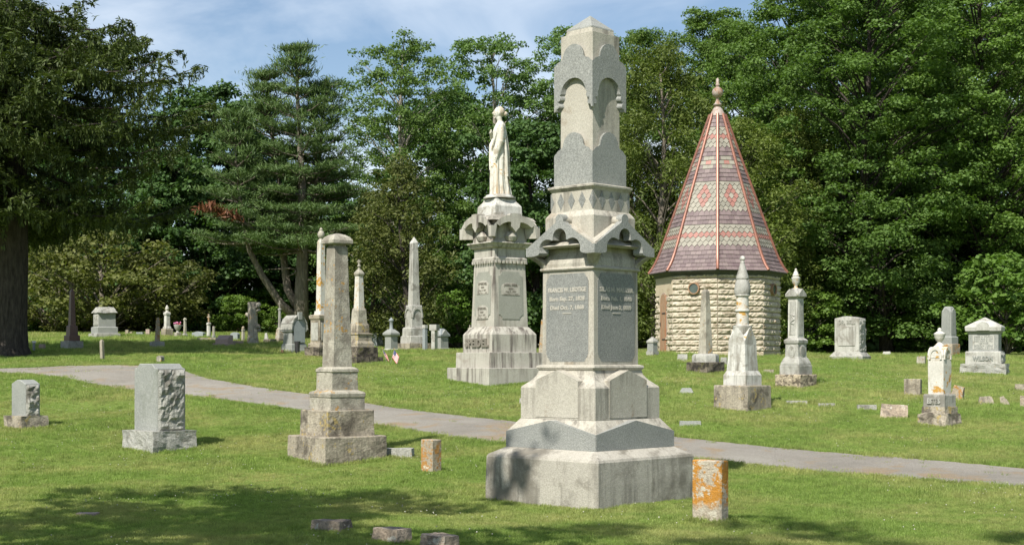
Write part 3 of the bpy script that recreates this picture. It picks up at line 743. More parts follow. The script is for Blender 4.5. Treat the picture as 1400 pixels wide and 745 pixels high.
    for i in range(5): mk('door_board', on(box(-.19 + i * .095, .055, .82, .043, .008, .80, .003)), 'door_wood', door)
    mk('door_hinge', on(merge(box(-.1, .068, .45, .15, .005, .02, .002), box(-.1, .068, 1.3, .15, .005, .02, .002))), 'iron', door)
    mk('door_handle', on(box(.2, .075, .95, .02, .012, .06, .003)), 'iron', door)
    for k in (7, 0, 1, 2, 5):
        m = face_mat(k); zc = HWALL - .50 - .0; N = 24; rin, rout = .155, .19
        V, Fc = [], []
        for j in range(N):
            t = 2 * math.pi * j / N; cs, sn = math.cos(t), math.sin(t)
            V += [(rout * cs, -.05, zc + rout * sn), (rout * cs, .125, zc + rout * sn), (rin * cs, .125, zc + rin * sn), (rin * cs, .05, zc + rin * sn)]
        for j in range(N):
            a, b = j * 4, (j + 1) % N * 4
            Fc += [(a + q, b + q, b + q + 1, a + q + 1) for q in range(3)]
        wf = mk('window', xf((V, Fc), m), 'door_wood', o)
        pv = [(rin * 1.01 * math.cos(2 * math.pi * j / N), .095, zc + rin * 1.01 * math.sin(2 * math.pi * j / N)) for j in range(N)] + [(rin * 1.01 * math.cos(2 * math.pi * j / N), .085, zc + rin * 1.01 * math.sin(2 * math.pi * j / N)) for j in range(N)]
        mk('pane', xf((pv, [tuple(range(N)), tuple(range(2 * N - 1, N - 1, -1))] + [(j, j + N, (j + 1) % N + N, (j + 1) % N) for j in range(N)]), m), 'window_glass', wf)
    # cornice and gutter
    mk('cornice', ring_loft([ring(RW + .02, HWALL - .10), ring(RW + .06, HWALL - .08), ring(RW + .10, HWALL - .01), ring(RW + .17, HWALL + .03), ring(RW + .18, HWALL + .06)]), 'gutter', o)
    # roof profile
    yz = lambda y: EYE + (HOR - y) * D / F - c.z
    prof = [(yz(375), 93 / s), (yz(371), 89.8 / s), (yz(366), 86.3 / s), (yz(358), 82.0 / s), (yz(348), 77.6 / s), (yz(337), 73.4 / s), (yz(294), 57.8 / s), (yz(230), 34.6 / s), (yz(158), 9 / s)]
    mk('gutter', ring_loft([ring(RW + .1, HWALL + .045), ring(prof[0][1] - .03, HWALL + .05), ring(prof[0][1] + .015, HWALL + .075), ring(prof[0][1] + .015, prof[0][0] - .005), ring(prof[0][1] - .06, prof[0][0])]), 'gutter', o)
    roof = mk('roof', ring_loft([ring(r - .02, z) for z, r in prof]), 'slate_purple', o)
    pz = np.array([p[0] for p in prof]); pr = np.array([p[1] for p in prof])
    arcl = np.concatenate([[0], np.cumsum(np.hypot(np.diff(pz), np.diff(pr)))])
    zat = lambda t: float(np.interp(t, arcl, pz)); rat = lambda t: float(np.interp(t, arcl, pr))
    NR = 37; rh = arcl[-1] / NR
    def band(y):
        for lim, nm in ((341, 'p'), (332.5, 'lt'), (325.5, 'kt'), (311.5, 'lt'), (295, 'p'), (251, 'd'), (236.5, 'p'), (220, 's'), (206, 'p'), (177, 'h'), (0, 'p')):
            if y >= lim: return nm
    ymid = [HOR - (zat((i + .5) * rh) + c.z - EYE) * F / D for i in range(NR)]
    dr_rows = [i for i in range(NR) if band(ymid[i]) == 'd']; dmid = dr_rows[len(dr_rows) // 2]
    s_rows = [i for i in range(NR) if band(ymid[i]) == 's']; smid = s_rows[len(s_rows) // 2]
    h_rows = [i for i in range(NR) if band(ymid[i]) == 'h']; hmid = h_rows[len(h_rows) // 2]
    tv, var = {}, {}
    stuff = {'slate_purple': [], 'slate_pale': [], 'slate_pink': []}
    cnt = 0; items = []
    for k in range(8):
        a = ang[k] + math.pi / 8; n = Vector((math.cos(a), math.sin(a), 0)); t = Vector((-math.sin(a), math.cos(a), 0))
        for i in range(NR):
            b = band(ymid[i]); t0, t1 = i * rh, min((i + 1) * rh + rh * .35, arcl[-1] - .01)
            sw = .185 if b not in 'dh' else .165
            r0, r1 = rat(t0), rat(t1); hw0, hw1 = r0 * math.sin(math.pi / 8), r1 * math.sin(math.pi / 8)
            odd = (i - dmid) % 2; tip = b in ('lt', 'kt', 'd', 'h')
            nn = int(hw0 / sw) + 2
            for j in range(-nn, nn + 1):
                u = (j + (.5 if odd else 0)) * sw; lo, hi = u - sw * .485, u + sw * .485
                if hi < -hw0 + .02 or lo > hw0 - .02: continue
                lo0, hi0 = max(lo, -hw0), min(hi, hw0); lo1, hi1 = max(lo, -hw1), min(hi, hw1)
                if hi0 - lo0 < .035: continue
                col = 'slate_purple'
                if b in ('lt',): col = 'slate_pale'
                if b == 'kt': col = 'slate_pink'
                if b == 'd': col = 'slate_pink' if abs(2 * abs(u / sw) + abs(i - dmid) - 2) < .1 else 'slate_pale'
                if b == 's': col = 'slate_pink' if i == smid and abs(u) < sw * .6 else ('slate_pale' if abs(u) < hw0 * .8 else 'slate_purple')
                if b == 'h': col = 'slate_pink' if i == hmid and abs(u) < sw * 1.2 else 'slate_pale'
                items.append((k, i, col, tip, lo0, hi0, lo1, hi1, t0, t1, u))
    front = sorted([q for q in items if q[0] in (0, 7)], key=lambda q: -(q[5] - q[4]))
    chosen = set(id(q) for q in front[:300])
    for q in items:
        k, i, col, tip, lo0, hi0, lo1, hi1, t0, t1, u = q
        a = ang[k] + math.pi / 8; n = Vector((math.cos(a), math.sin(a), 0)); t = Vector((-math.sin(a), math.cos(a), 0)); up = Vector((0, 0, 1))
        cs = math.cos(math.pi / 8)
        def P(tt, uu, lift):
            z, r = zat(tt), rat(tt); dz = zat(tt + .02) - zat(tt - .02); dr_ = rat(tt + .02) - rat(tt - .02)
            nv = (n * dz - up * dr_ * cs).normalized()
            return n * (r * cs) + t * uu + up * z + nv * lift
        jit = rnd.uniform(-.006, .006)
        lo0 = min(lo0, hi0 - .01)
        if tip:
            e = rh * .55; out = [(t0 + e * .9, lo0), (t0 - e * .25 + jit, min(max(u, lo0 + .004), hi0 - .004)), (t0 + e * .9, hi0), (t1, hi1), (t1, lo1)]
        else: out = [(t0 + jit, lo0), (t0 + jit, hi0), (t1, hi1), (t1, lo1)]
        if hi1 <= lo1 + .004: m_ = (lo0 + hi0) / 2; out = out[:-2] + [(t1, max(min(m_, hi1), lo1))]
        lf = lambda tt: .034 - .026 * (tt - t0) / (t1 - t0)
        V = [P(tt, uu, lf(tt)) for tt, uu in out] + [P(tt, uu, lf(tt) - .012) for tt, uu in out]; m = len(out)
        Fc = [tuple(range(m)), tuple(range(2 * m - 1, m - 1, -1))] + [(x, x + m, (x + 1) % m + m, (x + 1) % m) for x in range(m)]
        if id(q) in chosen:
            cen = sum(V, Vector()) / len(V); so = mk('slate', ([v - cen for v in V], Fc), col, roof); so.location = cen
        else: stuff[col].append((V, Fc))
    for col, lst in stuff.items():
        if lst:
            so = mk('slates', merge(*lst), col, roof); so['kind'] = 'stuff'
            vv = np.repeat(RNG.random(len(lst)), [len(f) for _, f in lst]); at = so.data.attributes.new('var', 'FLOAT', 'FACE'); at.data.foreach_set('value', vv.astype(np.float32))
    for k in range(8):
        pts = []
        for tt in np.linspace(.01, arcl[-1], 26):
            r = rat(tt) + .03; pts.append((r * math.cos(ang[k]), r * math.sin(ang[k]), zat(tt) + .02))
        smooth_by_angle(mk('copper_rib', tube(pts, .052, 8), 'copper', o))
    # finial
    yy = lambda y: yz(y)
    prof2 = [(yy(160), .27), (yy(158), .265), (yy(156), .235), (yy(150), .16), (yy(146), .09), (yy(145), .14), (yy(143.5), .15), (yy(142), .10), (yy(137), .05), (yy(135.5), .06)]
    for j in range(11):
        an = math.pi * j / 10; prof2.append((yy(127) - .185 * math.cos(an), max(.05, .185 * math.sin(an))))
    prof2 += [(yy(118), .06), (yy(117), .075), (yy(115), .055), (yy(109), .05), (yy(107), .015)]
    smooth_by_angle(mk('finial', lathe(prof2, 20), 'zinc', o), 50)
chapel()
# ------------------------------------------------------------------ the other grave markers
def slab(M, name, y0, y1, WL, WR, mat, top='serp', rise=.06, parent=None, rock=False):
    """upright tablet: outline across the front, extruded through its thickness"""
    hx, hy = M.wl(WL), M.wr(WR); z0, z1 = M.z(y0, WL + WR), M.z(y1, WL + WR) ; n = 10
    if top == 'flat': prof = [(hx, z1), (-hx, z1)]
    elif top == 'serp': prof = [(hx * (1 - 2 * i / n), z1 - rise + rise * math.sin(math.pi * i / n) ** 1.3) for i in range(n + 1)]
    elif top == 'round': prof = [(hx * math.cos(math.pi * i / 14), z1 - hx + hx * math.sin(math.pi * i / 14)) for i in range(15)]
    elif top == 'peak': prof = [(hx, z1 - rise), (0, z1), (-hx, z1 - rise)]
    else: prof = [(hx, z1 - rise), (hx * .8, z1 - rise * .9), (hx * .55, z1), (-hx * .55, z1), (-hx * .8, z1 - rise * .9), (-hx, z1 - rise)]
    pts = [(-hx, z0), (hx, z0)] + prof
    bm = plate(pts, hy, 2 * hy, False, 0)
    edges = [e for e in bm.edges if e.calc_length() > .05]
    bmesh.ops.bevel(bm, geom=edges, offset=min(.012, hy * .2), segments=1, affect='EDGES')
    o = mk(name, bm, mat, parent or M.o)
    if rock:
        h = z1 - rise - z0 - .04
        V, Fc = rock_face(2 * hy - .03, h, .028, 14, 22, seed=hx * 30, edge=.03)
        mk('rock_face', ([(x + hx, y, z + z0 + .02) for x, y, z in V], Fc), 'rock_granite' if rock is True else rock, M.o)
    return o
def rbase(M, name, y0, y1, WL, WR, mat, amp=.03, cut=7, seed=1, taper=.04):
    return mk(name, rough_block(M.wl(WL), M.wr(WR), -.15, M.z(y1, WL + WR), amp, cut, seed, taper, 4.5, True), mat, M.o, True if False else False)
def cross(name, zb, h, w, t, mat, parent, cx=0, cy=0):
    a = h * .66
    pts = mirror([(0, zb + h), (t, zb + h), (t, zb + a + t), (w, zb + a + t), (w, zb + a - t), (t, zb + a - t), (t, zb), (0, zb)])
    return mk(name, plate(pts, t * .9, t * 1.8, False, 0), mat, parent)

# grey granite tablets by the lane
M = Mon('gravestone', 'small grey granite tablet on rough base at the far left before the lane', 'gravestone', 35.4, 589, 66)
rbase(M, 'base', 589, 569, 37.6, 28.5, 'dark_limestone', .022, 8, 3); slab(M, 'tablet', 571, 519, 29, 15, 'tablet_granite', 'serp', .07, rock=True)
M = Mon('gravestone', 'large grey granite tablet with rock-faced side on rough base', 'gravestone', 218.6, 621, 107)
rbase(M, 'base', 621, 590, 57, 50, 'rock_granite', .032, 9, 5); slab(M, 'tablet', 592, 497, 42, 31, 'tablet_granite', 'shoulder', .075, rock=True)

# limestone obelisk with cap, foreground left
M = Mon('limestone_obelisk', 'weathered limestone obelisk with flat mushroom cap on stepped base', 'monument', 461, 637.5, 140, rot=-52)
M.sq('base', [(637, 140), (599.5, 138), (598, 135)], 'dark_limestone', True, .02, rough=.010)
M.sq('step', [(598.5, 104), (562.5, 103), (561.5, 101)], 'dark_limestone', rough=.008)
M.sq('plinth', [(561.5, 77), (544, 77)], 'limestone', rough=.005)
M.sq('torus', [(544.5, 76), (543, 79), (538.5, 80), (536, 76), (534.5, 63), (533.5, 60)], 'limestone')
M.sq('die', [(534.5, 59), (509, 58)], 'limestone', rough=.004)
M.sq('upper_torus', [(509.5, 58), (508, 61), (504.5, 60), (502, 50), (501.5, 44)], 'limestone')
M.sq('shaft', [(502, 42.5), (338, 29.5), (337, 28.5)], 'limestone', rough=.004)
M.sq('cap', [(337.5, 25), (334, 25.5), (333.2, 41), (331.5, 45), (327.5, 45), (323, 37), (320.5, 24), (319.3, 8)], 'limestone', rough=.004)

# low stones in the foreground
def lump(name, label, cat, x0, x1, y0, y1, mat, amp=.02, depth=1., rot=-40, taper=.08, tilt=(0, 0), group=None, cut=5, seed=None, D=None):
    """small stone: photo extent x0-x1, rows y0 (top) to y1 (foot)"""
    p = gp((x0 + x1) / 2, y1) if D is None else Vector((((x0 + x1) / 2 - 700) / F * D, D, 0))
    s = F / p.y; w = (x1 - x0) / s; hw_ = w / 2 / (abs(math.cos(R(rot))) + depth * abs(math.sin(R(rot))))
    hx, hy = hw_, hw_ * depth; r = hx * abs(math.sin(R(rot))) + hy * abs(math.cos(R(rot)))
    c = Vector((p.x * (p.y + r) / p.y, p.y + r, 0)); c.z = gz(c.x, c.y)
    top = EYE + (HOR - y0) * (c.y - (0 if (y1 - y0) > 25 else -r * .5)) / F - c.z
    top = max(top, .035)
    sd = seed if seed is not None else (x0 * 1.7) % 37
    o = mk(name, rough_block(hx, hy, -.1, top, min(amp, top * .35), cut, sd, taper, 4.0 / max(.5, w * 1.5)), mat, None, loc=c, rot=(R(tilt[0]), R(tilt[1]), R(rot)))
    smooth_by_angle(o, 50)
    return tag(o, label, cat, group)
G_LOW = 'low footstones sunk in the foreground grass'
lump('footstone', 'dark low footstone in shade, leftmost of the three at the bottom edge', 'footstone', 424, 483, 709, 727, 'brown_stone', .018, .7, -25, group=G_LOW)
lump('footstone', 'low footstone, middle one of the three at the bottom edge', 'footstone', 506, 566, 720, 743, 'brown_stone', .018, .6, -40, group=G_LOW)
lump('footstone', 'low footstone with pale top, rightmost of the three at the bottom edge', 'footstone', 572, 630, 729, 752, 'brown_stone', .018, .6, -42, group=G_LOW)
lump('flush_marker', 'reddish flat marker sunk flush in the shaded grass at lower left', 'grave marker', 104, 136, 700.5, 706, 'rose_granite', .004, .5, -5)
lump('footstone', 'low grey footstone behind the limestone obelisk base', 'footstone', 522, 568, 612, 626, 'rock_granite', .012, .4, -10)
M = Mon('footstone', 'small upright brown footstone with orange lichen beside the limestone obelisk', 'footstone', 589.5, 649, 30)
slab(M, 'block', 660, 601, 17, 12.5, 'lichen_stone', 'flat')
M = Mon('footstone', 'upright footstone covered in bright orange lichen at the main monument corner', 'footstone', 971, 716.5, 50, rot=-40)
b = slab(M, 'block', 728, 630, 36, 12.5, 'orange_stone', 'flat')
bpy.context.view_layer.update()
lump('marker_stub', 'small white marker stub left of the main monument beyond the lane', 'grave marker', 710, 718, 544, 552, 'white_stone', .004, .8, -20, taper=.1)

# white marble monument with banded colonnette
M = Mon('marble_monument', 'white marble monument with banded round colonnette and conical finial', 'monument', 1015, 564.5, 80)
M.sq('base', [(564, 80), (528.5, 79), (527, 77)], 'brown_stone' if False else 'dark_limestone', True, .015, rough=.006)
M.sq('foot', [(527, 53), (513, 53), (507, 45)], 'marble')
M.sq('die', [(507.5, 44), (490, 41), (464, 38), (462, 35)], 'marble')
h = M.hw(38); zt = M.z(466, 38); zp = M.z(447, 20)
for k in range(4): mk('gablet', plate(mirror([(0, zp), (h * .2, zp - .03), (h * .98, zt), (h * .98, zt - .12), (0, zt - .12)]), h + .004, h * .8, False, k), 'marble', M.o)
M.rd('lower_ring', [(456, 24), (449, 25), (447.5, 26), (445.5, 26), (444.5, 19)], 'marble', 20)
M.rd('colonnette', [(446, 17), (403, 16.6)], 'lichen_marble', 20)
M.rd('band', [(426.5, 17), (425.5, 20), (424, 20), (423, 17)], 'marble', 20)
M.rd('upper_ring', [(405.5, 17), (404.5, 20.5), (402.5, 20.5), (401.5, 18)], 'marble', 20)
M.rd('bell', [(402, 21), (398, 22.5), (394, 22), (388, 20), (382.5, 15.8), (381.5, 14)], 'grey_marble', 20)
M.rd('cone', [(382, 16.5), (380.5, 17.5), (379, 17), (359.5, 5.5), (359, 4)], 'grey_marble', 20)
M.rd('ball', [(360, 4), (359, 6), (357.5, 6), (356.5, 4.5), (355.5, 7), (353, 8), (351, 6), (349.8, 2)], 'marble', 16)

M = Mon('obelisk', 'slim grey and orange obelisk on dark mossy base before the chapel', 'monument', 964.5, 511.5, 54, rot=-50)
M.sq('base', [(511, 54), (496, 53), (495, 52)], 'mossy_stone', True, .02, rough=.02)
M.rd('plinth', [(495.5, 37), (487, 37), (485, 35), (483.5, 30)], 'grey_marble', 8)
M.sq('shaft', [(484, 20.5), (399, 11.5), (396, 7), (395.4, 3)], 'limestone', rough=.003)

M = Mon('urn_monument', 'grey marble monument with oval medallions and bronze-coloured urn on pitted base', 'monument', 1088, 532, 58)
M.sq('base', [(532, 58), (513, 58), (512, 56)], 'pitted_stone', True, .012, rough=.014)
M.sq('step', [(512.3, 45), (500, 45), (499, 43)], 'grey_marble')
M.sq('moulding', [(499.5, 41), (498, 43), (496, 42), (491, 36), (489, 33)], 'grey_marble')
M.sq('pedestal', [(490, 33), (487, 30), (470, 29)], 'grey_marble')
for k in range(4):
    zc, rr = M.z(479.5, 28), 8.2 / M.s
    pts = [(rr * .75 * math.cos(t), zc + rr * math.sin(t)) for t in [2 * math.pi * i / 18 for i in range(18)]]
    mk('medallion', plate(pts, M.hw(30.5) + .008, .03, False, k), 'marble', M.o)
    mk('medallion_field', plate([(u * .8, zc + (z - zc) * .8) for u, z in pts], M.hw(30.5) + .013, .03, False, k), 'grey_marble', M.o)
M.sq('cornice', [(471, 29), (468.5, 33), (465, 34), (463, 28), (462, 24)], 'grey_marble')
M.sq('shaft', [(463, 22.5), (407, 21.5)], 'marble')
for k in range(4):
    mk('carved_panel', plate(mirror([(0, M.z(412, 20)), (M.hw(22) * .6, M.z(412, 20)), (M.hw(22) * .6, M.z(458, 20)), (0, M.z(458, 20))]), M.hw(22.5) + .006, .03, False, k), 'grey_marble', M.o)
mk('monogram', smooth_by_angle(mk('x', tube([(.06, -M.hw(23) - .012, M.z(432)), (-.05, -M.hw(23) - .012, M.z(429)), (.05, -M.hw(23) - .012, M.z(437)), (-.06, -M.hw(23) - .012, M.z(441)), (.05, -M.hw(23) - .012, M.z(443))], .012, 6), 'marble')).data and tube([(.06, -M.hw(23) - .012, M.z(432)), (-.05, -M.hw(23) - .012, M.z(429)), (.05, -M.hw(23) - .012, M.z(437)), (-.06, -M.hw(23) - .012, M.z(441)), (.05, -M.hw(23) - .012, M.z(443))], .012, 6), 'marble', M.o)
bpy.data.objects.remove(bpy.data.objects['x'])
M.sq('capital', [(408, 22), (406, 27), (403.5, 30), (401.5, 30), (397, 18), (394, 11)], 'grey_marble')
for k in range(4): mk('gablet', plate(mirror([(0, M.z(394.5, 24)), (M.hw(30) * .85, M.z(402, 24)), (M.hw(30) * .85, M.z(405, 24)), (0, M.z(405, 24))]), M.hw(30) + .01, .2, False, k), 'grey_marble', M.o)
M.rd('urn', [(395, 9), (393, 5), (391, 4.5), (389.5, 6), (386, 10.5), (382, 11), (381, 12), (379.5, 12), (378.5, 8), (376.5, 9.5), (375, 7), (372, 5.5), (370, 3), (368.5, 3.5), (367, 1)], 'lichen_marble', 18)

M = Mon('gravestone', 'broad pale granite tablet with raised name and rough side near the right trees', 'gravestone', 1162, 492.5, 46, rot=-32)
hxb, hyb = M.wl(40), M.wr(19)
M.bx('base', [(492, 40, 19), (487, 40, 19), (481, 31, 15), (480.5, 30, 14)], 'rock_granite', True, .02)
slab(M, 'tablet', 482, 432, 29, 14.5, 'white_stone', 'serp', .07, rock='rock_granite')
inscribe(M.o, 'DR. BELL', M.z(440.5, 30), .19, M.wr(14.5) + .008, 'rock_granite', 0, M.wl(29) * 1.35, ext=.012, bold=.004)
mk('name_panel', plate(mirror([(0, M.z(446, 30)), (M.wl(29) * .68, M.z(446, 30)), (M.wl(29) * .68, M.z(472.5, 30)), (0, M.z(472.5, 30))]), M.wr(14.5) + .02, .05, False, 0), 'white_stone', M.o)

M = Mon('gravestone', 'tall narrow grey die with chamfered top on lichen-stained base at right', 'gravestone', 1297, 487.5, 30, D=51)
M.bx('base', [(487, 15.5, 15.5), (470.5, 15.5, 15.5), (470, 15, 15)], 'lichen_stone', True)
M.bx('plinth', [(470.5, 13, 13), (461, 13, 13), (459.5, 11.5, 11.5)], 'tablet_granite')
M.bx('shaft', [(460, 10.5, 10.5), (426, 9.8, 9.8), (420, 6.5, 6.5), (419, 5, 5)], 'tablet_granite')
for k in range(4):
    h = M.hw(20); pts = mirror([(0, M.z(421.5, 20)), (h * .5, M.z(424, 20)), (h * .72, M.z(428, 20)), (h * .72, M.z(457, 20)), (0, M.z(457, 20))])
    mk('arched_panel', plate(pts, h + .014, .03, False, k), 'tablet_granite', M.o)

M = Mon('house_tomb_monument', 'pale granite monument with gabled roof cap on rough rock base at right edge', 'monument', 1346.5, 512.5, 56, rot=-26)
rbase(M, 'base', 513, 497, 54, 20, 'rock_granite', .045, 9, 4)
M.bx('plinth', [(498, 41.5, 17.5), (481, 41.5, 17.5), (480, 40, 16)], 'white_stone')
V, Fc = rock_face(2 * M.wr(17.5) - .02, M.z(481.5, 50) - M.z(497, 50), .03, 8, 6, 3); mk('rock_face', ([(x + M.wl(41.5), y, z + M.z(497, 50)) for x, y, z in V], Fc), 'rock_granite', M.o)
M.bx('die', [(480.5, 35, 13.5), (455, 35, 13.5)], 'tablet_granite')
mk('inscription_panel', plate(mirror([(0, M.z(458, 40)), (M.wl(35) * .72, M.z(458, 40)), (M.wl(35) * .72, M.z(477.5, 40)), (0, M.z(477.5, 40))]), M.wr(13.5) + .006, .03, False, 0), 'white_stone', M.o)
for i, t in enumerate(('JAMES H. WILSON', 'BORN MAR. 2, 1829', 'DIED NOV. 9, 1901', 'HIS WIFE', 'BORN 1834', 'DIED 1912')):
    inscribe(M.o, t, M.z(460 + i * 3.1, 40), .07, M.wr(13.5) + .009, 'tablet_granite', 0, M.wl(35) * 1.25 * (1 if i != 3 else .5), bold=.002)
inscribe(M.o, 'WILSON', M.z(490, 50), .17, M.wr(17.5) + .008, 'tablet_granite', 0, M.wl(41.5) * 1.15, name='raised_letters', ext=.015, bold=.006)
M.bx('cornice', [(456, 35, 14), (453, 39, 16), (451.5, 39.5, 16)], 'tablet_granite')
M.bx('roof', [(452, 42, 17), (447, 43, 17.5), (445.5, 42, 17), (434.5, 4, 2.), (434, 2, 1)], 'white_stone')
mk('roof_gable', plate(mirror([(0, M.z(439.5, 50))] + [(M.wl(43) * .34 * math.sin(R(a)), M.z(447, 50) + (M.z(439.5, 50) - M.z(447, 50)) * math.cos(R(a))) for a in (30, 60, 80)] + [(M.wl(43) * .35, M.z(451.5, 50)), (0, M.z(451.5, 50))]), M.wr(17.5) + .02, .5, False, 0), 'white_stone', M.o)

M = Mon('marble_monument', 'short white marble monument streaked with orange lichen and topped by an urn', 'monument', 1284.5, 585, 64)
mk('base', rough_block(M.hw(62), M.hw(62), -.15, M.z(566, 60), .045, 8, 6, .05, 4), 'dark_limestone', M.o)
mk('upper_base', rough_block(M.hw(50), M.hw(50), M.z(570, 50), M.z(556, 50), .02, 7, 9, .03, 5), 'dark_limestone', M.o)
M.sq('plinth', [(557.5, 45), (541, 45), (539, 43)], 'grey_marble', rough=.005)
inscribe(M.o, 'ESTES', M.z(548.5, 44), .13, M.hw(45) + .006, 'grey_marble', 0, M.hw(45) * 1.2, name='raised_letters', ext=.014, bold=.006)
M.sq('shaft', [(540, 32), (500, 33), (487, 32)], 'lichen_marble')
h = M.hw(32.5); z0 = M.z(489, 30); z1 = M.z(474, 30)
M.sq('cap', [(487.5, 33), (485, 34), (478, 28), (471.5, 12)], 'lichen_marble')
for k in range(4):
    mk('arched_hood', plate(mirror([(h * .85 * math.sin(R(a)), z0 + (z1 - z0) * math.cos(R(a))) for a in range(0, 91, 15)] + [(h * .85, z0 - .03), (h * .6, z0 - .03)] + [(h * .6 * math.sin(R(a)), z0 + (z1 - z0) * .72 * math.cos(R(a))) for a in range(90, -1, -18)]), h + .02, .22, False, k), 'lichen_marble', M.o)
    mk('arched_hood_field', plate(mirror([(h * .8 * math.sin(R(a)), z0 + (z1 - z0) * .9 * math.cos(R(a))) for a in range(0, 91, 15)]), h + .005, .2, False, k), 'lichen_marble', M.o)
M.rd('urn', [(473, 12), (471, 11), (468.5, 6), (467, 6), (465, 10), (461, 14), (458.5, 14.6), (457.5, 16), (456, 16), (454.5, 11), (453, 7), (452.5, 5), (451, 6), (449.5, 5), (448, 2)], 'lichen_marble', 18)

# small stones on the right-hand lawn
M = Mon('gravestone', 'squat buff headstone with dark top behind the lichen urn monument', 'gravestone', 1248, 543, 25, rot=-25)
slab(M, 'block', 545, 518, 20, 5.5, 'pitted_stone' if False else 'dark_limestone', 'flat'); M.bx('base', [(544, 24, 8), (541.8, 24, 8)], 'white_stone', True)
lump('gravestone', 'leaning brown lichen headstone half hidden by the urn-topped marble monument', 'gravestone', 1297, 1317, 527, 548, 'lichen_stone', .02, .5, -35, .25, (0, 14))
lump('gravestone', 'tilted mottled tablet lying back on the lawn left of the urn-topped marble', 'gravestone', 1202.5, 1241, 553, 572, 'brown_stone', .014, .3, -12, .05, (-22, 4))
lump('fieldstone', 'low rounded stone poking from the grass at the right', 'stone', 1333, 1361, 542, 553, 'dark_limestone', .03, .5, -10, .4)
lump('fieldstone', 'small leaning pointed stone near the right edge', 'stone', 1367, 1380, 541, 553, 'dark_limestone', .02, .4, -20, .5, (0, -20))
lump('fieldstone', 'narrow stone cut off by the right edge of the picture', 'stone', 1394, 1404, 541, 556, 'brown_stone', .012, .5, -20, .1)
lump('fieldstone', 'low buff block at the right edge of the lawn', 'stone', 1386, 1406, 525, 535, 'dark_limestone', .012, .5, -20, .1)
lump('gravestone', 'small pale square stub behind the urn-topped marble monument', 'gravestone', 1253, 1266, 487, 498, 'limestone', .008, .6, -30, .05)
lump('gravestone', 'low pale wedge-shaped marker far off before the right trees', 'gravestone', 1204, 1221, 480.5, 486, 'white_stone', .012, .6, -20, .4, D=54)
lump('flush_marker', 'dark flat tilted marker left of the mottled tablet', 'grave marker', 1171, 1199, 553, 560, 'rock_granite', .006, .4, -8, .05)
lump('flush_marker', 'thin grey flush marker in grass below the pitted base', 'grave marker', 1118, 1142, 551, 555.5, 'rock_granite', .004, .4, -5, .05)
lump('flush_marker', 'long grey flush marker right of the marble monument base', 'grave marker', 1074, 1104, 547.5, 552, 'rock_granite', .004, .4, -5, .05)
lump('flush_marker', 'grey wedge-shaped marker in grass right of the main monument', 'grave marker', 924, 953, 530, 537.5, 'tablet_granite', .012, .5, -10, .55)
lump('flush_marker', 'flat grey marker in grass close to the lane', 'grave marker', 927, 960, 575, 583, 'tablet_granite', .008, .5, -6, .1)
lump('flush_marker', 'small pale flush marker between marble and urn monuments', 'grave marker', 1043, 1059, 505, 510, 'dark_limestone', .006, .5, -10, .1)
lump('gravestone', 'small leaning grey tablet left of the slim mossy-based obelisk', 'gravestone', 925.5, 940.5, 484, 493.5, 'rock_granite', .008, .3, -12, .1, (-10, 0))
lump('gravestone', 'small grey rounded stone just right of the slim obelisk base', 'gravestone', 984, 995, 488.5, 498, 'rock_granite', .012, .5, -15, .2)
M = Mon('gravestone', 'small grey roofed marker left of the chapel door', 'gravestone', 892, 482.5, 18, D=44)
M.sq('base', [(483, 18), (480, 18)], 'rock_granite', True); M.sq('die', [(480.5, 15), (468, 14.5)], 'tablet_granite'); M.sq('roof', [(468.5, 17), (466, 17), (460.5, 3)], 'rock_granite')

# ---------------------------------------------------------------- left background
M = Mon('red_granite_obelisk', 'dark red granite obelisk on grey base under the spruce', 'monument', 98.6, 477, 32)
M.sq('base', [(477, 32), (466.5, 31.5), (466, 31)], 'rock_granite', True, rough=.01)
M.sq('plinth', [(466.3, 22.5), (459, 22.5), (458, 21.5)], 'red_granite'); M.sq('die', [(458.5, 17), (446, 16), (445, 14.5)], 'red_granite')
M.sq('shaft', [(445.3, 10.8), (398.5, 7), (394, .8)], 'red_granite', c=.004)
M = Mon('tomb_monument', 'broad grey granite sarcophagus monument with rough roof cap before the shrubs', 'monument', 143, 461.5, 50, rot=-58)
M.bx('base', [(461, 21, 29), (456, 21, 28), (455.5, 20.5, 27.5)], 'rock_granite', True, .02)
M.bx('plinth', [(456, 17, 23.5), (447.5, 17, 23.5), (446.5, 15.5, 22)], 'tablet_granite'); M.bx('die', [(447, 14, 20), (427, 13.5, 19.5)], 'tablet_granite')
mk('rock_panel', xf(([(x, y, z) for x, y, z in rock_face(M.wl(14) * 1.8, M.z(429, 30) - M.z(446, 30), .02, 8, 8, 2)[0]], rock_face(M.wl(14) * 1.8, 1, .02, 8, 8, 2)[1]), Matrix.Rotation(R(-90), 4, 'Z') @ Matrix.Translation((M.wr(20), 0, M.z(446, 30)))), 'rock_granite', M.o)
mk('roof', rough_block(M.wl(17.5), M.wr(23.5), M.z(427.5, 30), M.z(419.5, 30), .03, 7, 3, .35, 5), 'rock_granite', M.o)
M = Mon('monument', 'pale roofed monument beside the spruce trunk at far left', 'monument', 49.5, 452.5, 22)
M.sq('base', [(453, 22), (449, 21), (448.5, 20)], 'white_stone', True); M.sq('plinth', [(449, 17), (443, 15), (442.5, 13)], 'white_stone'); M.sq('die', [(443, 11.5), (430, 10.5)], 'tablet_granite')
M.sq('roof', [(430.5, 13.5), (427.5, 14), (422, 1.5)], 'white_stone')
P = Mon('stone_cross', 'small stone cross beside the pale roofed monument at far left', 'cross', 58, 453, 4, rot=-20)
P.sq('block', [(453, 6), (448.5, 5)], 'rock_granite', True); cross('cross', P.z(449), 11.5 / P.s, 2.6 / P.s, .9 / P.s, 'limestone', P.o)
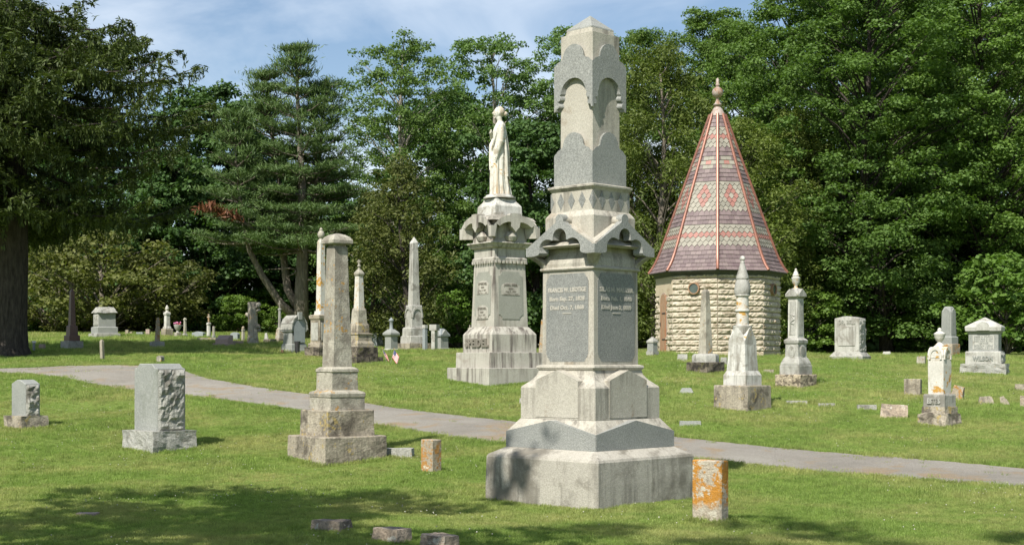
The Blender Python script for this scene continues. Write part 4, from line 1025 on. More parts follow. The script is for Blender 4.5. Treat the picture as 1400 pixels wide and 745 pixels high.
o = lump('gravestone', 'small dark brown stone in the spruce shade by the white marker post', 'gravestone', 53, 62.5, 470.5, 477.5, 'rose_granite', .008, .5, -20, .08)
M = Mon('marker_post', 'short grey metal marker post with pale plate near the spruce trunk', 'post', 46.5, 481.5, 4, rot=-15)
M.sq('post', [(482, 3.2), (467, 3.2)], 'blue_granite', True, c=.003); M.sq('plate', [(468.5, 5), (466.2, 5), (466, 4.4)], 'white_paint', c=.003)
M = Mon('leaning_post', 'weathered leaning wooden post with slanted top at the lane edge', 'post', 140.3, 493.5, 6.4, rot=-30)
M.sq('post', [(494, 6.4), (467, 6.2), (464, 3.2)], 'post_wood', True, c=.008); M.o.rotation_euler = (R(1.5), R(-1.5), R(-30))
M = Mon('footstone', 'small pale broken stone with curved top behind the large tablet', 'footstone', 219.5, 496.5, 9, rot=-12)
slab(M, 'block', 500, 486, 7, 2.2, 'limestone', 'round')
M = Mon('lichen_obelisk', 'small leaning orange-stained obelisk on low grey base', 'monument', 215, 475, 22, rot=-50)
mk('base', rough_block(M.hw(22), M.hw(22), -.12, M.z(466.5, 20), .02, 6, 2, .06, 5), 'rock_granite', M.o)
sh = M.sq('shaft', [(467, 7.8), (435.5, 5.2), (434, 2.5)], 'lichen_stone', c=.005); sh.rotation_euler = (R(-1), R(1.5), 0)
M = Mon('marble_monument', 'white marble monument with draped urn finial in left background', 'monument', 228.5, 460, 18)
M.sq('base', [(460, 17.5), (450, 17), (449.3, 16)], 'dark_limestone', True); M.sq('plinth', [(449.6, 12.5), (447.5, 12), (446, 10)], 'marble')
M.sq('die', [(446.5, 9), (431, 8.2)], 'marble'); M.sq('capital', [(431.3, 8.5), (429.5, 10.5), (427.5, 10.5), (426, 6)], 'marble')
M.rd('urn', [(426.5, 5), (425, 3), (423.5, 4.5), (421.5, 5.5), (420.5, 3.5), (419.5, 4.5), (418.5, 2), (417, .6)], 'lichen_marble', 12)
M = Mon('urn_planter', 'stone flower urn with pink blooms on a square block', 'urn', 243, 461, 11)
M.sq('block', [(461.5, 11), (455, 10.5), (454.5, 10)], 'limestone', True); M.rd('urn', [(455, 6), (453.5, 3.5), (452, 3.5), (450, 7), (447, 9.5), (445, 10.5), (444, 10.8), (443.6, 9.5)], 'grey_marble', 14)
for i in range(9):
    a = i * 2.4; r = .07 * math.sqrt(i / 2.)
    bm = bmesh.new(); bmesh.ops.create_icosphere(bm, subdivisions=1, radius=.035, matrix=Matrix.Translation((r * math.cos(a), r * math.sin(a), M.z(443) + .03 * (i % 3))))
    mk('blossom', bm, 'flower_pink' if i % 3 else 'flower_red', M.o)
M = Mon('column_marker', 'slender dark column marker right of the flower urn', 'monument', 253, 460, 7)
M.sq('base', [(460, 8), (456.5, 7), (456, 6)], 'grey_marble', True); M.sq('shaft', [(456.5, 4.6), (437, 3.6)], 'limestone', c=.005); M.sq('cap', [(437.5, 5), (436, 5), (434.5, 2)], 'limestone', c=.005)
M = Mon('gravestone', 'long low grey tablet in the shade behind the cross column', 'gravestone', 272, 460.5, 16, rot=-25)
slab(M, 'tablet', 463, 453, 17, 3, 'blue_granite', 'serp', .05); 
M = Mon('cross_column', 'lichen-topped stone cross on a round pale column', 'cross', 285.5, 461.5, 7)
M.sq('base', [(462, 8), (459, 7.5)], 'limestone', True); M.rd('column', [(459.5, 5.8), (444.5, 5.2), (444, 6.5), (442, 7), (441, 4)], 'marble', 14)
cross('cross', M.z(441.5), 12.5 / M.s, 3.0 / M.s, .9 / M.s, 'lichen_stone', M.o)
M = Mon('column_marker', 'short pale truncated column beside the cross column', 'monument', 292.3, 463, 6)
M.sq('base', [(463.5, 6.5), (458.5, 6)], 'tablet_granite', True); M.sq('shaft', [(459, 3.8), (446.5, 3.6), (446, 3)], 'limestone', c=.005)
lump('kerbstone', 'low mossy kerb stone in front of the cross column', 'stone', 269, 297, 461.8, 465.5, 'dark_limestone', .01, .2, -8, .05)
M = Mon('slant_marker', 'rose granite slant-faced marker on base', 'gravestone', 306.5, 472.5, 20, rot=-20)
M.bx('base', [(472.5, 22.5, 7), (469.5, 22.5, 7), (469, 22, 6.5)], 'rose_granite', True)
hx, hy, z0, z1 = M.wl(18), M.wr(5), M.z(469.3, 20), M.z(457.8, 14)
mk('slant_block', ([(-hx, -hy, z0), (hx, -hy, z0), (hx, hy, z0), (-hx, hy, z0), (-hx, -hy * .9, z0 + (z1 - z0) * .5), (hx, -hy * .9, z0 + (z1 - z0) * .5), (hx * .92, hy * .3, z1), (-hx * .92, hy * .3, z1), (hx, hy, z1 * .97), (-hx, hy, z1 * .97)], [(0, 1, 5, 4), (4, 5, 6, 7), (6, 8, 9, 7), (1, 2, 8, 6, 5), (0, 4, 7, 9, 3), (2, 3, 9, 8), (0, 3, 2, 1)]), 'rose_granite', M.o)
M = Mon('gravestone', 'bluish grey tablet with curved top behind the rose marker', 'gravestone', 321.5, 465, 12, rot=-25); slab(M, 'tablet', 468, 454, 11, 2.6, 'blue_granite', 'serp', .06)
M = Mon('column_marker', 'thin lichen-stained marker with knob left of the tree-trunk monument', 'monument', 332.5, 466, 6)
M.sq('shaft', [(466, 5.4), (452.5, 4.4), (451.5, 5.6), (450, 5.4)], 'limestone', True, c=.005); M.rd('knob', [(450.5, 3), (449, 4), (447.5, 4), (446, 1)], 'lichen_stone', 10)
lump('footstone', 'low pinkish block before the tree-trunk monument', 'footstone', 318, 333, 466, 471, 'rose_granite', .008, .4, -15, .05)
# monument carved as a tree trunk
M = Mon('tree_trunk_monument', 'limestone monument carved as a broken tree trunk with lopped branches', 'monument', 345.5, 470, 15)
prof = [(-.1, 8.6 / M.s), (.05, 8 / M.s), (.3, 6.8 / M.s), (.8, 6.2 / M.s), (1.4, 6.1 / M.s), (M.z(414.5), 6.3 / M.s), (M.z(413), 5.6 / M.s)]
V, Fc = lathe(prof, 22); V = [(x * (1 + .07 * math.sin(7 * math.atan2(y, x) + z * 2)), y * (1 + .07 * math.sin(7 * math.atan2(y, x) + z * 2)), z) for x, y, z in V]
smooth_by_angle(mk('trunk', (V, Fc), 'limestone', M.o))
r = 6 / M.s
for a, z, q in ((40, M.z(420), .085), (30, M.z(428), .06), (200, M.z(434), .08), (20, M.z(450), .08), (50, M.z(455), .07), (15, M.z(423), .06)):
    d = Vector((math.cos(R(a)), math.sin(R(a)), .45)); smooth_by_angle(mk('branch_stub', tube([d * (r * .6) + Vector((0, 0, z)), d * (r + .12) + Vector((0, 0, z)), d * (r + .13) + Vector((0, 0, z))], [q, q * .95, q * .7], 10), 'limestone', M.o))
mk('carved_scroll', rough_block(.11, .05, M.z(462), M.z(449), .02, 4, 8, .1).copy() if False else rough_block(.10, .05, M.z(463), M.z(450), .02, 4, 8, .1), 'limestone', M.o, loc=(r * .95, -.02, 0))
M = Mon('cross_column', 'tall cross on a slim column above a gabled base, right of tree-trunk monument', 'cross', 382.5, 468.5, 16)
M.sq('base', [(468.5, 16), (463, 15.5)], 'dark_limestone', True); M.sq('pedestal', [(463.3, 12.5), (456, 11.5), (450, 9), (447.5, 5)], 'limestone')
M.rd('column', [(449, 5), (447, 4.6), (424.5, 3.4), (424, 4.8), (422.3, 5.4), (421.5, 3)], 'grey_marble', 14); cross('cross', M.z(422), 10.8 / M.s, 2.9 / M.s, .8 / M.s, 'limestone', M.o)
lump('gravestone', 'broken pointed white fragment left of the tall cross column', 'gravestone', 361, 369, 455, 467.5, 'white_stone', .02, .35, -25, .6, (0, -8))
lump('kerbstone', 'low grey kerb block at the tall cross column base', 'stone', 360, 378, 463.5, 468.5, 'dark_limestone', .008, .5, -15, .05)
# barrel-roofed tomb
M = Mon('barrel_tomb', 'grey granite tomb with arched shingled roof and dark vase in front', 'tomb', 402, 482, 40, rot=-48)
M.bx('base', [(482, 20, 20.5), (478, 20, 20.5), (477.5, 19.5, 20)], 'tablet_granite', True); M.bx('plinth', [(478, 17.5, 18.5), (471, 17, 18), (470, 15.5, 17)], 'tablet_granite')
M.bx('die', [(470.5, 14.5, 16), (454, 14, 15.5)], 'tablet_granite'); M.bx('cornice', [(454.5, 15, 16.5), (452.5, 17.5, 18.5), (450.5, 17.5, 18.5)], 'tablet_granite')
hx, hy, zb, zt = M.wl(17.5), M.wr(18.5), M.z(451, 36), M.z(432, 12); n = 14
arcp = [(hy * math.cos(math.pi * i / n), zb + (zt - zb) * math.sin(math.pi * i / n)) for i in range(n + 1)]
V = [(sx, y, z) for sx in (-hx, hx) for y, z in arcp]; Fc = [(i, i + 1, i + n + 2, i + n + 1) for i in range(n)] + [tuple(range(n, -1, -1)), tuple(range(n + 1, 2 * n + 2)), (0, n + 1, 2 * n + 1, n)]
mk('barrel_roof', (V, Fc), 'tablet_granite', M.o)
for i in range(7):
    a0, a1 = math.pi * (i + .06) / 7, math.pi * (i + .94) / 7
    q = []
    for sx in (-hx - .02, hx + .035):
        for a, rr in ((a0, .98), (a1, .98), (a1, 1.06), (a0, 1.09)): q.append((sx, hy * rr * math.cos(a), zb + (zt - zb) * rr * math.sin(a)))
    mk('roof_stone', (q, [(0, 1, 2, 3), (7, 6, 5, 4), (0, 4, 5, 1), (1, 5, 6, 2), (2, 6, 7, 3), (3, 7, 4, 0)]), 'rock_granite', M.o)
mk('keystone', box(hx + .03, 0, zt, .05, .07, .12), 'tablet_granite', M.o)
mk('arch_panel', ([(hx + .012, y * .72, zb - .3 + (z - zb) * .72 + .3 * (1 if z > zb + 1e-3 else 0)) for y, z in arcp] + [(hx + .012, -hy * .72, M.z(468, 30)), (hx + .012, hy * .72, M.z(468, 30))], [tuple(range(n + 3))]), 'blue_granite', M.o)
vp = gp(406.5, 482.8); v = smooth_by_angle(mk('grave_vase', lathe([(-.05, .07), (.02, .075), (.3, .085), (.36, .10), (.38, .10), (.385, .07)], 16), 'iron', None, loc=vp)); tag(v, 'dark cylindrical vase standing before the barrel-roofed tomb', 'vase')

# marble shafts behind the limestone obelisk
M = Mon('marble_column', 'white marble shaft with round finial stained orange behind the limestone obelisk', 'monument', 439, 489, 46)
mk('base', rough_block(M.hw(46), M.hw(46), -.12, M.z(474, 44), .03, 7, 3, .03, 4), 'mossy_stone', M.o)
M.sq('step', [(474.5, 36), (470, 36), (469, 34)], 'dark_limestone'); M.sq('die', [(470, 30), (437, 29)], 'mossy_stone' if False else 'dark_limestone')
for k in range(4): mk('die_panel', plate(mirror([(0, M.z(441, 28)), (M.hw(30) * .7, M.z(441, 28)), (M.hw(30) * .7, M.z(465, 28)), (0, M.z(465, 28))]), M.hw(30) + .012, .04, False, k), 'grey_marble', M.o)
M.sq('cornice', [(437.5, 29), (435, 33), (431, 34), (430, 28)], 'dark_limestone'); M.sq('plinth', [(430.5, 20), (425, 18)], 'marble')
M.sq('shaft', [(426, 14.5), (331, 11), (329, 9.5), (327, 6)], 'lichen_marble'); M.rd('finial', [(328, 6), (326, 5), (324.5, 8), (320.5, 10), (317, 7.5), (315.5, 4), (314, 5), (312.5, 3), (311, .8)], 'limestone', 16)
M = Mon('finial_monument', 'marble spire with carved cross finial on dark mossy steps behind the limestone obelisk', 'monument', 491, 499, 68)
mk('base', rough_block(M.hw(68), M.hw(68), -.12, M.z(488, 60), .025, 8, 5, .02, 4), 'mossy_stone', M.o)
mk('upper_base', rough_block(M.hw(52), M.hw(52), M.z(489, 52), M.z(474, 52), .02, 7, 7, .02, 5), 'mossy_stone', M.o)
M.sq('step', [(474.5, 42), (469, 41), (468, 39), (466, 36), (462, 35), (458, 35), (457, 38), (455.5, 38), (455, 30)], 'dark_limestone')
M.sq('die', [(455.5, 29), (445, 28), (442, 25)], 'dark_limestone'); M.sq('spire_foot', [(442.5, 23), (424, 20), (421, 17)], 'limestone')
M.sq('spire', [(426, 15.5), (377, 11.5)], 'lichen_marble'); M.sq('capital', [(377.5, 12), (375, 15), (373, 15), (369, 8), (368.5, 5)], 'limestone')
M.rd('finial', [(369, 5), (366, 3), (364, 5.5), (362, 3), (361, 2.4)], 'limestone', 12); cross('cross', M.z(362), 7 / M.s, 3.3 / M.s, 1.1 / M.s, 'limestone', M.o)
# flags
def flag(label, px, py, lean, seed):
    p = gp(px, py); o = thing('flag', label, 'flag', p, 0, 'small flags at the mossy steps'); s = F / p.y; h = 20 / s; dx = lean * h
    smooth_by_angle(mk('pole', tube([(0, 0, -.05), (dx, 0, h)], .008, 6), 'post_wood', o)); mk('pole_tip', lathe([(h, .014), (h + .02, .012), (h + .05, .002)], 8, dx, 0), 'brass', o)
    nu, nv = 14, 8; V, Fc = [], []; W, Hh = .30, .22; d = Vector((dx, 0, h)).normalized(); fu, fv = [], []
    sgn = 1 if lean > 0 else 1
    for j in range(nv + 1):
        for i in range(nu + 1):
            u, w = i / nu, j / nv; b = Vector((dx, 0, h)) - d * (Hh * (1 - w))
            q = b + Vector((W * u * .5, -.05 * math.sin(u * 7 + seed) * u - .05 * u, -.42 * u * W * 1.6)); V.append(q); fu.append(u); fv.append(w)
    Fc = [(j * (nu + 1) + i, j * (nu + 1) + i + 1, (j + 1) * (nu + 1) + i + 1, (j + 1) * (nu + 1) + i) for j in range(nv) for i in range(nu)]
    f = mk('cloth', (V, Fc), 'flag_cloth', o, True)
    for nm, val in (('fu', fu), ('fv', fv)): a = f.data.attributes.new(nm, 'FLOAT', 'POINT'); a.data.foreach_set('value', val)
flag('small striped flag leaning left beside the mossy monument steps', 530, 497, -.35, 0.); flag('small striped flag leaning right, right one of the pair by mossy steps', 533, 498, .3, 2.)
# behind: grey monuments around the plain obelisk
M = Mon('gravestone', 'plain bluish grey tablet left of the monument with the dark urn', 'gravestone', 516, 475, 15, rot=-42); slab(M, 'tablet', 478, 455.5, 8, 8.5, 'blue_granite', 'flat')
M = Mon('urn_topped_tomb', 'light grey tomb topped by a dark slender urn', 'tomb', 535, 480.5, 25)
M.sq('base', [(480.5, 22), (477.5, 21), (476.5, 18.5)], 'white_stone', True); M.sq('die', [(477, 18), (459.5, 17.5)], 'tablet_granite'); M.sq('roof', [(460, 19), (457.5, 24), (455, 24), (450, 10)], 'tablet_granite')
M.rd('urn', [(450.5, 6.5), (449.5, 6), (448.5, 4.6), (440, 4.6), (438.5, 7), (437, 6.5), (435.5, 3), (433.8, 1)], 'blue_granite', 14)
M = Mon('granite_obelisk', 'pale grey obelisk with arched die on stepped base in mid distance', 'monument', 566, 480, 53, rot=-55)
M.sq('base', [(480, 53), (469.5, 52.5), (469, 52)], 'dark_limestone', True); M.sq('step', [(469.2, 38), (460, 37), (459, 35)], 'grey_marble'); M.sq('plinth', [(459, 33), (449, 32), (447.5, 29)], 'grey_marble')
M.sq('die', [(448, 26), (445, 24.5), (418, 23), (417, 21.5)], 'grey_marble')
h = M.hw(25); z0, z1 = M.z(432, 24), M.z(419, 22)
for k in range(4): mk('arched_hood', plate(mirror([(0, z1)] + [(h * .95 * math.sin(R(a)), z0 + (z1 - z0) * math.cos(R(a))) for a in (25, 50, 75, 90)] + [(h * .95, z0 - .06), (h * .75, z0 - .06)] + [(h * .75 * math.sin(R(a)), z0 + (z1 - z0) * .75 * math.cos(R(a))) for a in (90, 60, 30, 0)]), h + .02, .1, False, k), 'grey_marble', M.o)
M.sq('shaft', [(417.5, 17), (398, 15.5), (332.5, 11.5)], 'lichen_marble' if False else 'grey_marble'); M.sq('tip', [(333, 11.8), (331.5, 11.5), (324, .8)], 'marble', c=.003)
M = Mon('gabled_tomb', 'blue-grey granite tomb with gabled top right of the plain obelisk', 'tomb', 603, 480, 25)
M.sq('base', [(480, 24), (476, 23.5), (475.5, 22)], 'tablet_granite', True); M.sq('die', [(476, 20.5), (459, 20)], 'tablet_granite'); M.sq('roof', [(459.5, 25), (457.5, 25.5), (449.5, 10), (449, 6)], 'blue_granite')
for k in range(4): mk('gable', plate(mirror([(0, M.z(450.5, 20)), (M.hw(25) * .8, M.z(458, 20)), (0, M.z(458, 20))]), M.hw(25.5), .4, False, k), 'tablet_granite', M.o)
M = Mon('gravestone', 'white block monument half hidden behind the gabled tomb', 'gravestone', 594, 472, 14, D=52, rot=-30); M.bx('pillar', [(474, 5, 4), (451, 5, 4)], 'white_stone', True); M.bx('head', [(451.5, 10, 4.5), (443.5, 10, 4.5)], 'white_stone')
M = Mon('gravestone', 'pale stone with white top between the plain obelisk and the gabled tomb', 'gravestone', 581, 474, 9, D=50); M.sq('die', [(476, 7.5), (448, 7)], 'blue_granite', True); M.sq('cap', [(448.5, 8.5), (444, 8.5)], 'white_stone')
M = Mon('column_marker', 'short pale column marker left of the grey slab by the lettered plinth', 'monument', 620.7, 475, 10)
M.sq('base', [(475, 10), (470.5, 9.5)], 'dark_limestone', True); M.rd('column', [(471, 6.4), (469.5, 5), (459.5, 4.6), (458, 3)], 'limestone', 12)
M = Mon('gravestone', 'dark grey upright slab on base next to the lettered plinth', 'gravestone', 631.2, 475.5, 10); M.sq('base', [(475.5, 11), (471.5, 10.5)], 'blue_granite', True); slab(M, 'tablet', 472, 452, 3.8, 2.6, 'rock_granite', 'round')
P = Mon('stone_cross', 'small pale cross peeping over the lettered plinth', 'cross', 642.5, 470, 5, D=56, rot=-15)
P.sq('block', [(474, 8), (458, 6)], 'limestone', True); cross('cross', P.z(458.5), 14.5 / P.s, 2.7 / P.s, .8 / P.s, 'limestone', P.o)
lump('gravestone', 'leaning brown lichened slab between the figure pedestal and the main monument', 'gravestone', 736, 748, 437, 480, 'lichen_stone', .012, .4, -20, .12, (0, 4), D=44)
# further tiny stones on the left crest
for i, (x0, x1, y0, y1, mt, lb) in enumerate([(171, 177, 451, 457.5, 'dark_limestone', 'small round-topped stone right of the sarcophagus monument'), (177, 182, 453.5, 457, 'brown_stone', 'tiny brown stone beside the small flag on the crest'),
        (186, 198, 454, 458.5, 'blue_granite', 'low bluish flat marker on the left crest'), (199, 206, 450, 458, 'rose_granite', 'small pink upright stone left of the leaning lichen obelisk'),
        (108.5, 111.5, 442, 456, 'limestone', 'thin pale post between red obelisk and sarcophagus'), (119, 124, 443, 456, 'dark_limestone', 'narrow stone just left of the sarcophagus monument'), (30, 37, 447, 453.5, 'blue_granite', 'small grey stone touching the spruce trunk'),
        (384, 388, 478, 483, 'terracotta', 'small orange pot at the barrel-roofed tomb'), (1064, 1070, 482, 486, 'rose_granite', 'tiny pinkish stone right of the chapel'), (1092, 1100, 484, 487.5, 'white_stone', 'tiny white stone beyond the urn monument')]):
    lump('gravestone' if i != 7 else 'flower_pot', lb, 'gravestone' if i != 7 else 'pot', x0, x1, y0, y1, mt, .008, .5, -20, .1, D=None if i < 8 else 53)
# ------------------------------------------------------------------ trees
def leaf_mesh(name, P, N, size, aspect, mat, up=None, seed=0):
    """P centres (n,3); N leaf normals; up long axis hint; one lozenge per leaf"""
    rg = np.random.default_rng(seed); n = len(P)
    N = N / np.maximum(np.linalg.norm(N, axis=1, keepdims=True), 1e-6)
    h = rg.normal(size=(n, 3)) if up is None else up
    a = h - (h * N).sum(1, keepdims=True) * N; a /= np.maximum(np.linalg.norm(a, axis=1, keepdims=True), 1e-6)
    b = np.cross(N, a); s = size[:, None]
    V = np.empty((n, 4, 3)); V[:, 0] = P - a * s; V[:, 1] = P + b * s * aspect - a * s * .1 + N * s * .15; V[:, 2] = P + a * s; V[:, 3] = P - b * s * aspect - a * s * .1 + N * s * .15
    me = bpy.data.meshes.new(name); me.vertices.add(4 * n); me.vertices.foreach_set('co', V.reshape(-1).astype(np.float32))
    me.loops.add(4 * n); me.loops.foreach_set('vertex_index', np.arange(4 * n, dtype=np.int32))
    me.polygons.add(n); me.polygons.foreach_set('loop_start', np.arange(0, 4 * n, 4, dtype=np.int32))
    me.update(calc_edges=True)
    at = me.attributes.new('var', 'FLOAT', 'FACE'); at.data.foreach_set('value', rg.random(n).astype(np.float32))
    me.materials.append(MAT[mat]); return me
def rand_dirs(n, rg):
    d = rg.normal(size=(n, 3)); return d / np.linalg.norm(d, axis=1, keepdims=True)

def broadleaf(H, zb, rad, seed, mat, nclump=170, per=230, leaf=.17, cl=(.75, 1.35), top=.55, wood='bark_gray', trunk_r=.32, flat=.7, aspect=.7, droop=0.):
    """returns (trunk vf, crown mesh): limbs lead to clumps of leaves spread through an uneven crown"""
    rg = np.random.default_rng(seed); rr = random.Random(seed)
    lean = Vector((rr.uniform(-.04, .04), rr.uniform(-.04, .04), 1))
    def axis(z): return Vector((lean.x * z + .25 * math.sin(z * .35 + seed), lean.y * z + .25 * math.cos(z * .3 + seed), z))
    zs = np.linspace(-.4, H * .93, 14)
    woods = [tube([axis(z) for z in zs], [max(.03, trunk_r * (1.25 if i == 0 else 1) * (1 - (z / H) * .93)) for i, z in enumerate(zs)], 9)]
    # lobed outline: radius changes with height and bearing
    def rmax(t, az):
        base = math.sin(math.pi * min(1, max(0, (t * .86 + .12)))) ** .75 if t < top else max(.0, 1 - ((t - top) / (1.02 - top)) ** 2) ** .55
        return rad * base * (1 + .28 * math.sin(3 * az + seed) * math.sin(t * 9 + seed) + .15 * math.sin(5 * az + 2 * seed))
    C = []
    for i in range(nclump):
        t = rr.random() ** .85; az = rr.uniform(0, 2 * math.pi); r = rmax(t, az) * (rr.random() ** .42)
        z = zb + (H - zb) * t; p = axis(z) + Vector((r * math.cos(az), r * math.sin(az), rr.uniform(-.3, .3)))
        C.append((p, rr.uniform(*cl) * (1.05 - .35 * t), r, az))
    # limbs to a share of the clumps
    for p, s, r, az in C[::5]:
        z0 = max(zb * .75, p.z - r * rr.uniform(.5, 1.0) - .4); a = axis(z0); m = a.lerp(p, .5) + Vector((0, 0, r * .12))
        q = .035 + trunk_r * .17 * (1 - z0 / H)
        woods.append(tube([a, a.lerp(m, .55), m, m.lerp(p, .55), p], [q, q * .8, q * .6, q * .35, .012], 5, False))
    Ps, Ns, Ss, = [], [], []
    for p, s, r, az in C:
        k = max(20, int(per * (s / 1.05) ** 2)); d = rand_dirs(k, rg); d[:, 2] = np.where(d[:, 2] < -.35, -d[:, 2], d[:, 2])
        q = rg.random(k) ** .33; wob = 1 + .35 * np.sin(d[:, 0] * 5 + p.x * 3) * np.sin(d[:, 1] * 5 + p.y * 3)
        off = d * (s * q * wob)[:, None]; off[:, 2] *= flat
        if droop: off[:, 2] -= droop * (off[:, 0] ** 2 + off[:, 1] ** 2)
        Ps.append(np.array(p) + off); Ns.append(d * .55 + np.array([0, 0, .45]) + rg.normal(size=(k, 3)) * .45); Ss.append(leaf * rg.uniform(.65, 1.25, k))
    me = leaf_mesh('crown', np.concatenate(Ps), np.concatenate(Ns), np.concatenate(Ss), aspect, mat, seed=seed)
    return merge(*woods), me

def tree_obj(name, label, trunk, crown, wood, loc, rz=0., sc=1., group=None, tme=None):
    e = thing(name, label, 'tree', loc, rz, group); e.scale = (sc, sc, sc) if not hasattr(sc, '__len__') else sc
    if tme is None:
        t = mk('trunk', trunk, wood, e, True); tme = t.data
    else:
        t = bpy.data.objects.new('trunk', tme); COL.objects.link(t); t.parent = e
    c = bpy.data.objects.new('crown', crown); COL.objects.link(c); c.parent = e
    return tme
def at(px, D, zoff=-.05):
    x = (px - 700) / F * D; return Vector((x, D, gz(x, D) + zoff))
def height_at(px, D, ytop):
    x = (px - 700) / F * D; return EYE + (HOR - ytop) * D / F - gz(x, D)

VAR = {}
def variant(key, *a, **k):
    if key not in VAR: tr, cr = broadleaf(*a, **k); VAR[key] = [tr, cr, None, a[0], k.get('wood', 'bark_gray')]
    return VAR[key]
def plant(name, label, key, px, D, ytop, rz, group, wide=1.):
    v = VAR[key]; s = height_at(px, D, ytop) / v[3]
    v[2] = tree_obj(name, label, v[0], v[1], v[4], at(px, D), R(rz), (s * wide, s * wide, s), group, v[2])
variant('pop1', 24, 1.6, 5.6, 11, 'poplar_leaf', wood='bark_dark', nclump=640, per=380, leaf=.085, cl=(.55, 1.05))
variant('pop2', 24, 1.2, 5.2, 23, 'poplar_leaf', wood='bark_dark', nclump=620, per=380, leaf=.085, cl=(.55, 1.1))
variant('pop3', 20, 1.4, 5.0, 37, 'sycamore_leaf', nclump=400, per=350, leaf=.088, cl=(.55, 1.0), wood='bark_pale', trunk_r=.38)
variant('dark1', 17, .8, 5.4, 41, 'dark_leaf', nclump=230, per=290, leaf=.145, cl=(.75, 1.35))
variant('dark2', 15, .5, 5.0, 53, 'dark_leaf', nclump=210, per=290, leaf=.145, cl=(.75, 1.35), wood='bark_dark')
variant('soft1', 15, .5, 3.9, 61, 'olive_leaf', nclump=360, per=300, leaf=.12, cl=(.5, 1.0), top=.35, aspect=.3, flat=1.15, droop=.25)
variant('soft2', 13, .4, 3.6, 67, 'olive_leaf', nclump=310, per=300, leaf=.12, cl=(.5, .95), top=.4, aspect=.3, flat=1.15, droop=.25)
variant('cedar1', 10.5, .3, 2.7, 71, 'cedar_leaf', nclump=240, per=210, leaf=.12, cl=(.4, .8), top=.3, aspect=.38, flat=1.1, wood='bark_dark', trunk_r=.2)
variant('shrub1', 5.2, .25, 3.4, 79, 'shrub_leaf', nclump=190, per=200, leaf=.10, cl=(.45, .85), top=.5, trunk_r=.16, wood='bark_gray')
variant('bush1', 6.0, .1, 2.9, 83, 'bush_leaf', nclump=130, per=170, leaf=.15, cl=(.55, .95), top=.45, trunk_r=.12)
GT = 'tall poplars closing off the right side'; GB = 'broadleaf trees behind the graves'; GS = 'soft-leaved olive trees behind the chapel'; GD = 'dark trees in the shade at the back left'
plant('poplar_tree', 'huge poplar filling the upper right corner of the picture', 'pop1', 1345, 62, -75, 20, GT, 1.25)
plant('poplar_tree', 'huge leafy poplar behind the broad pale tablet, second from the right corner', 'pop2', 1205, 61, -85, 140, GT, 1.25)
plant('poplar_tree', 'tall poplar rising right behind the chapel spire against the sky', 'pop1', 1075, 66, -10, 250, GT, 1.1)
plant('poplar_tree', 'poplar crown showing left of the spire tip, tallest behind the chapel', 'pop2', 985, 72, 12, 60, GT, 1.0)
plant('poplar_tree', 'poplar cut off by the right edge of the picture', 'pop2', 1440, 66, -40, 300, GT, 1.1)
plant('poplar_tree', 'poplar filling the gap behind the two rightmost giants', 'pop1', 1275, 76, -20, 110, GT, 1.2)
for i_, (px_, D_, yt_, kk_, lb_) in enumerate([(1150, 86, -10, 'pop2', 'farther poplar filling the gap right of the spire'), (1320, 88, -20, 'pop1', 'farther poplar behind the upper right crown'), (1020, 88, 45, 'pop1', 'farther poplar just behind the spire tip'),
        (1235, 90, -10, 'pop2', 'farther poplar between the two right-hand giants'), (1410, 84, 0, 'pop1', 'farther poplar low at the right edge')]):
    plant('poplar_tree', lb_, kk_, px_, D_, yt_, 47 * i_, GT, 1.15)
plant('sycamore_tree', 'broadleaf tree with pale branches standing right of the white pine', 'pop3', 545, 68, 58, 15, GB, .98)
plant('sycamore_tree', 'broadleaf tree rising directly behind the white statue', 'pop3', 665, 70, 52, 130, GB, .98)
plant('sycamore_tree', 'broadleaf tree whose top shows both sides of the main monument cap', 'pop3', 790, 71, 44, 215, GB, .98)
plant('broadleaf_tree', 'poplar crown between the main monument and the chapel spire', 'pop2', 880, 72, 48, 200, GB, .85)
plant('broadleaf_tree', 'dark lower tree behind the figure pedestal', 'dark1', 610, 76, 140, 40, GB, 1.05)
plant('broadleaf_tree', 'dark lower tree between figure pedestal and main monument', 'dark2', 730, 64, 175, 170, GB, .95)
plant('broadleaf_tree', 'dark tree at far back between pine and spruce', 'dark1', 285, 74, 128, 75, GD, 1.05)
plant('broadleaf_tree', 'dark tree behind the red obelisk and the shrubs', 'dark2', 120, 80, 150, 20, GD, 1.2)
plant('broadleaf_tree', 'dark shaded tree behind the white urn monument', 'dark2', 225, 73, 215, 260, GD, 1.1)
plant('broadleaf_tree', 'dark shaded tree behind the tree-trunk monument', 'dark1', 345, 76, 200, 190, GD, 1.1)
plant('broadleaf_tree', 'dark tree seen through the lower limbs of the white pine', 'dark2', 430, 76, 230, 320, GD, 1.1)
plant('broadleaf_tree', 'dark tree far behind at the left edge of the picture', 'dark1', 20, 82, 120, 140, GD, 1.2)
plant('broadleaf_tree', 'dark understorey tree behind the tall narrow die at right', 'dark2', 1290, 66, 250, 80, GB, 1.1)
plant('broadleaf_tree', 'dark understorey tree behind the broad pale tablet', 'dark1', 1135, 67, 250, 220, GB, 1.0)
plant('soft_tree', 'soft olive tree directly left of the chapel spire', 'soft1', 902, 60, 70, 0, GS, .95)
plant('soft_tree', 'soft olive tree right behind the chapel spire', 'soft2', 1020, 58, 175, 90, GS, 1.1)
plant('soft_tree', 'soft olive tree right of the spire beyond the urn monument', 'soft1', 1085, 63, 160, 200, GS, .95)
plant('soft_tree', 'soft olive tree between the main monument shaft and the chapel', 'soft2', 855, 63, 190, 300, GS, 1.0)
plant('cedar_tree', 'dull olive cedar behind the plain grey obelisk', 'cedar1', 553, 58, 225, 30, None, 1.05)
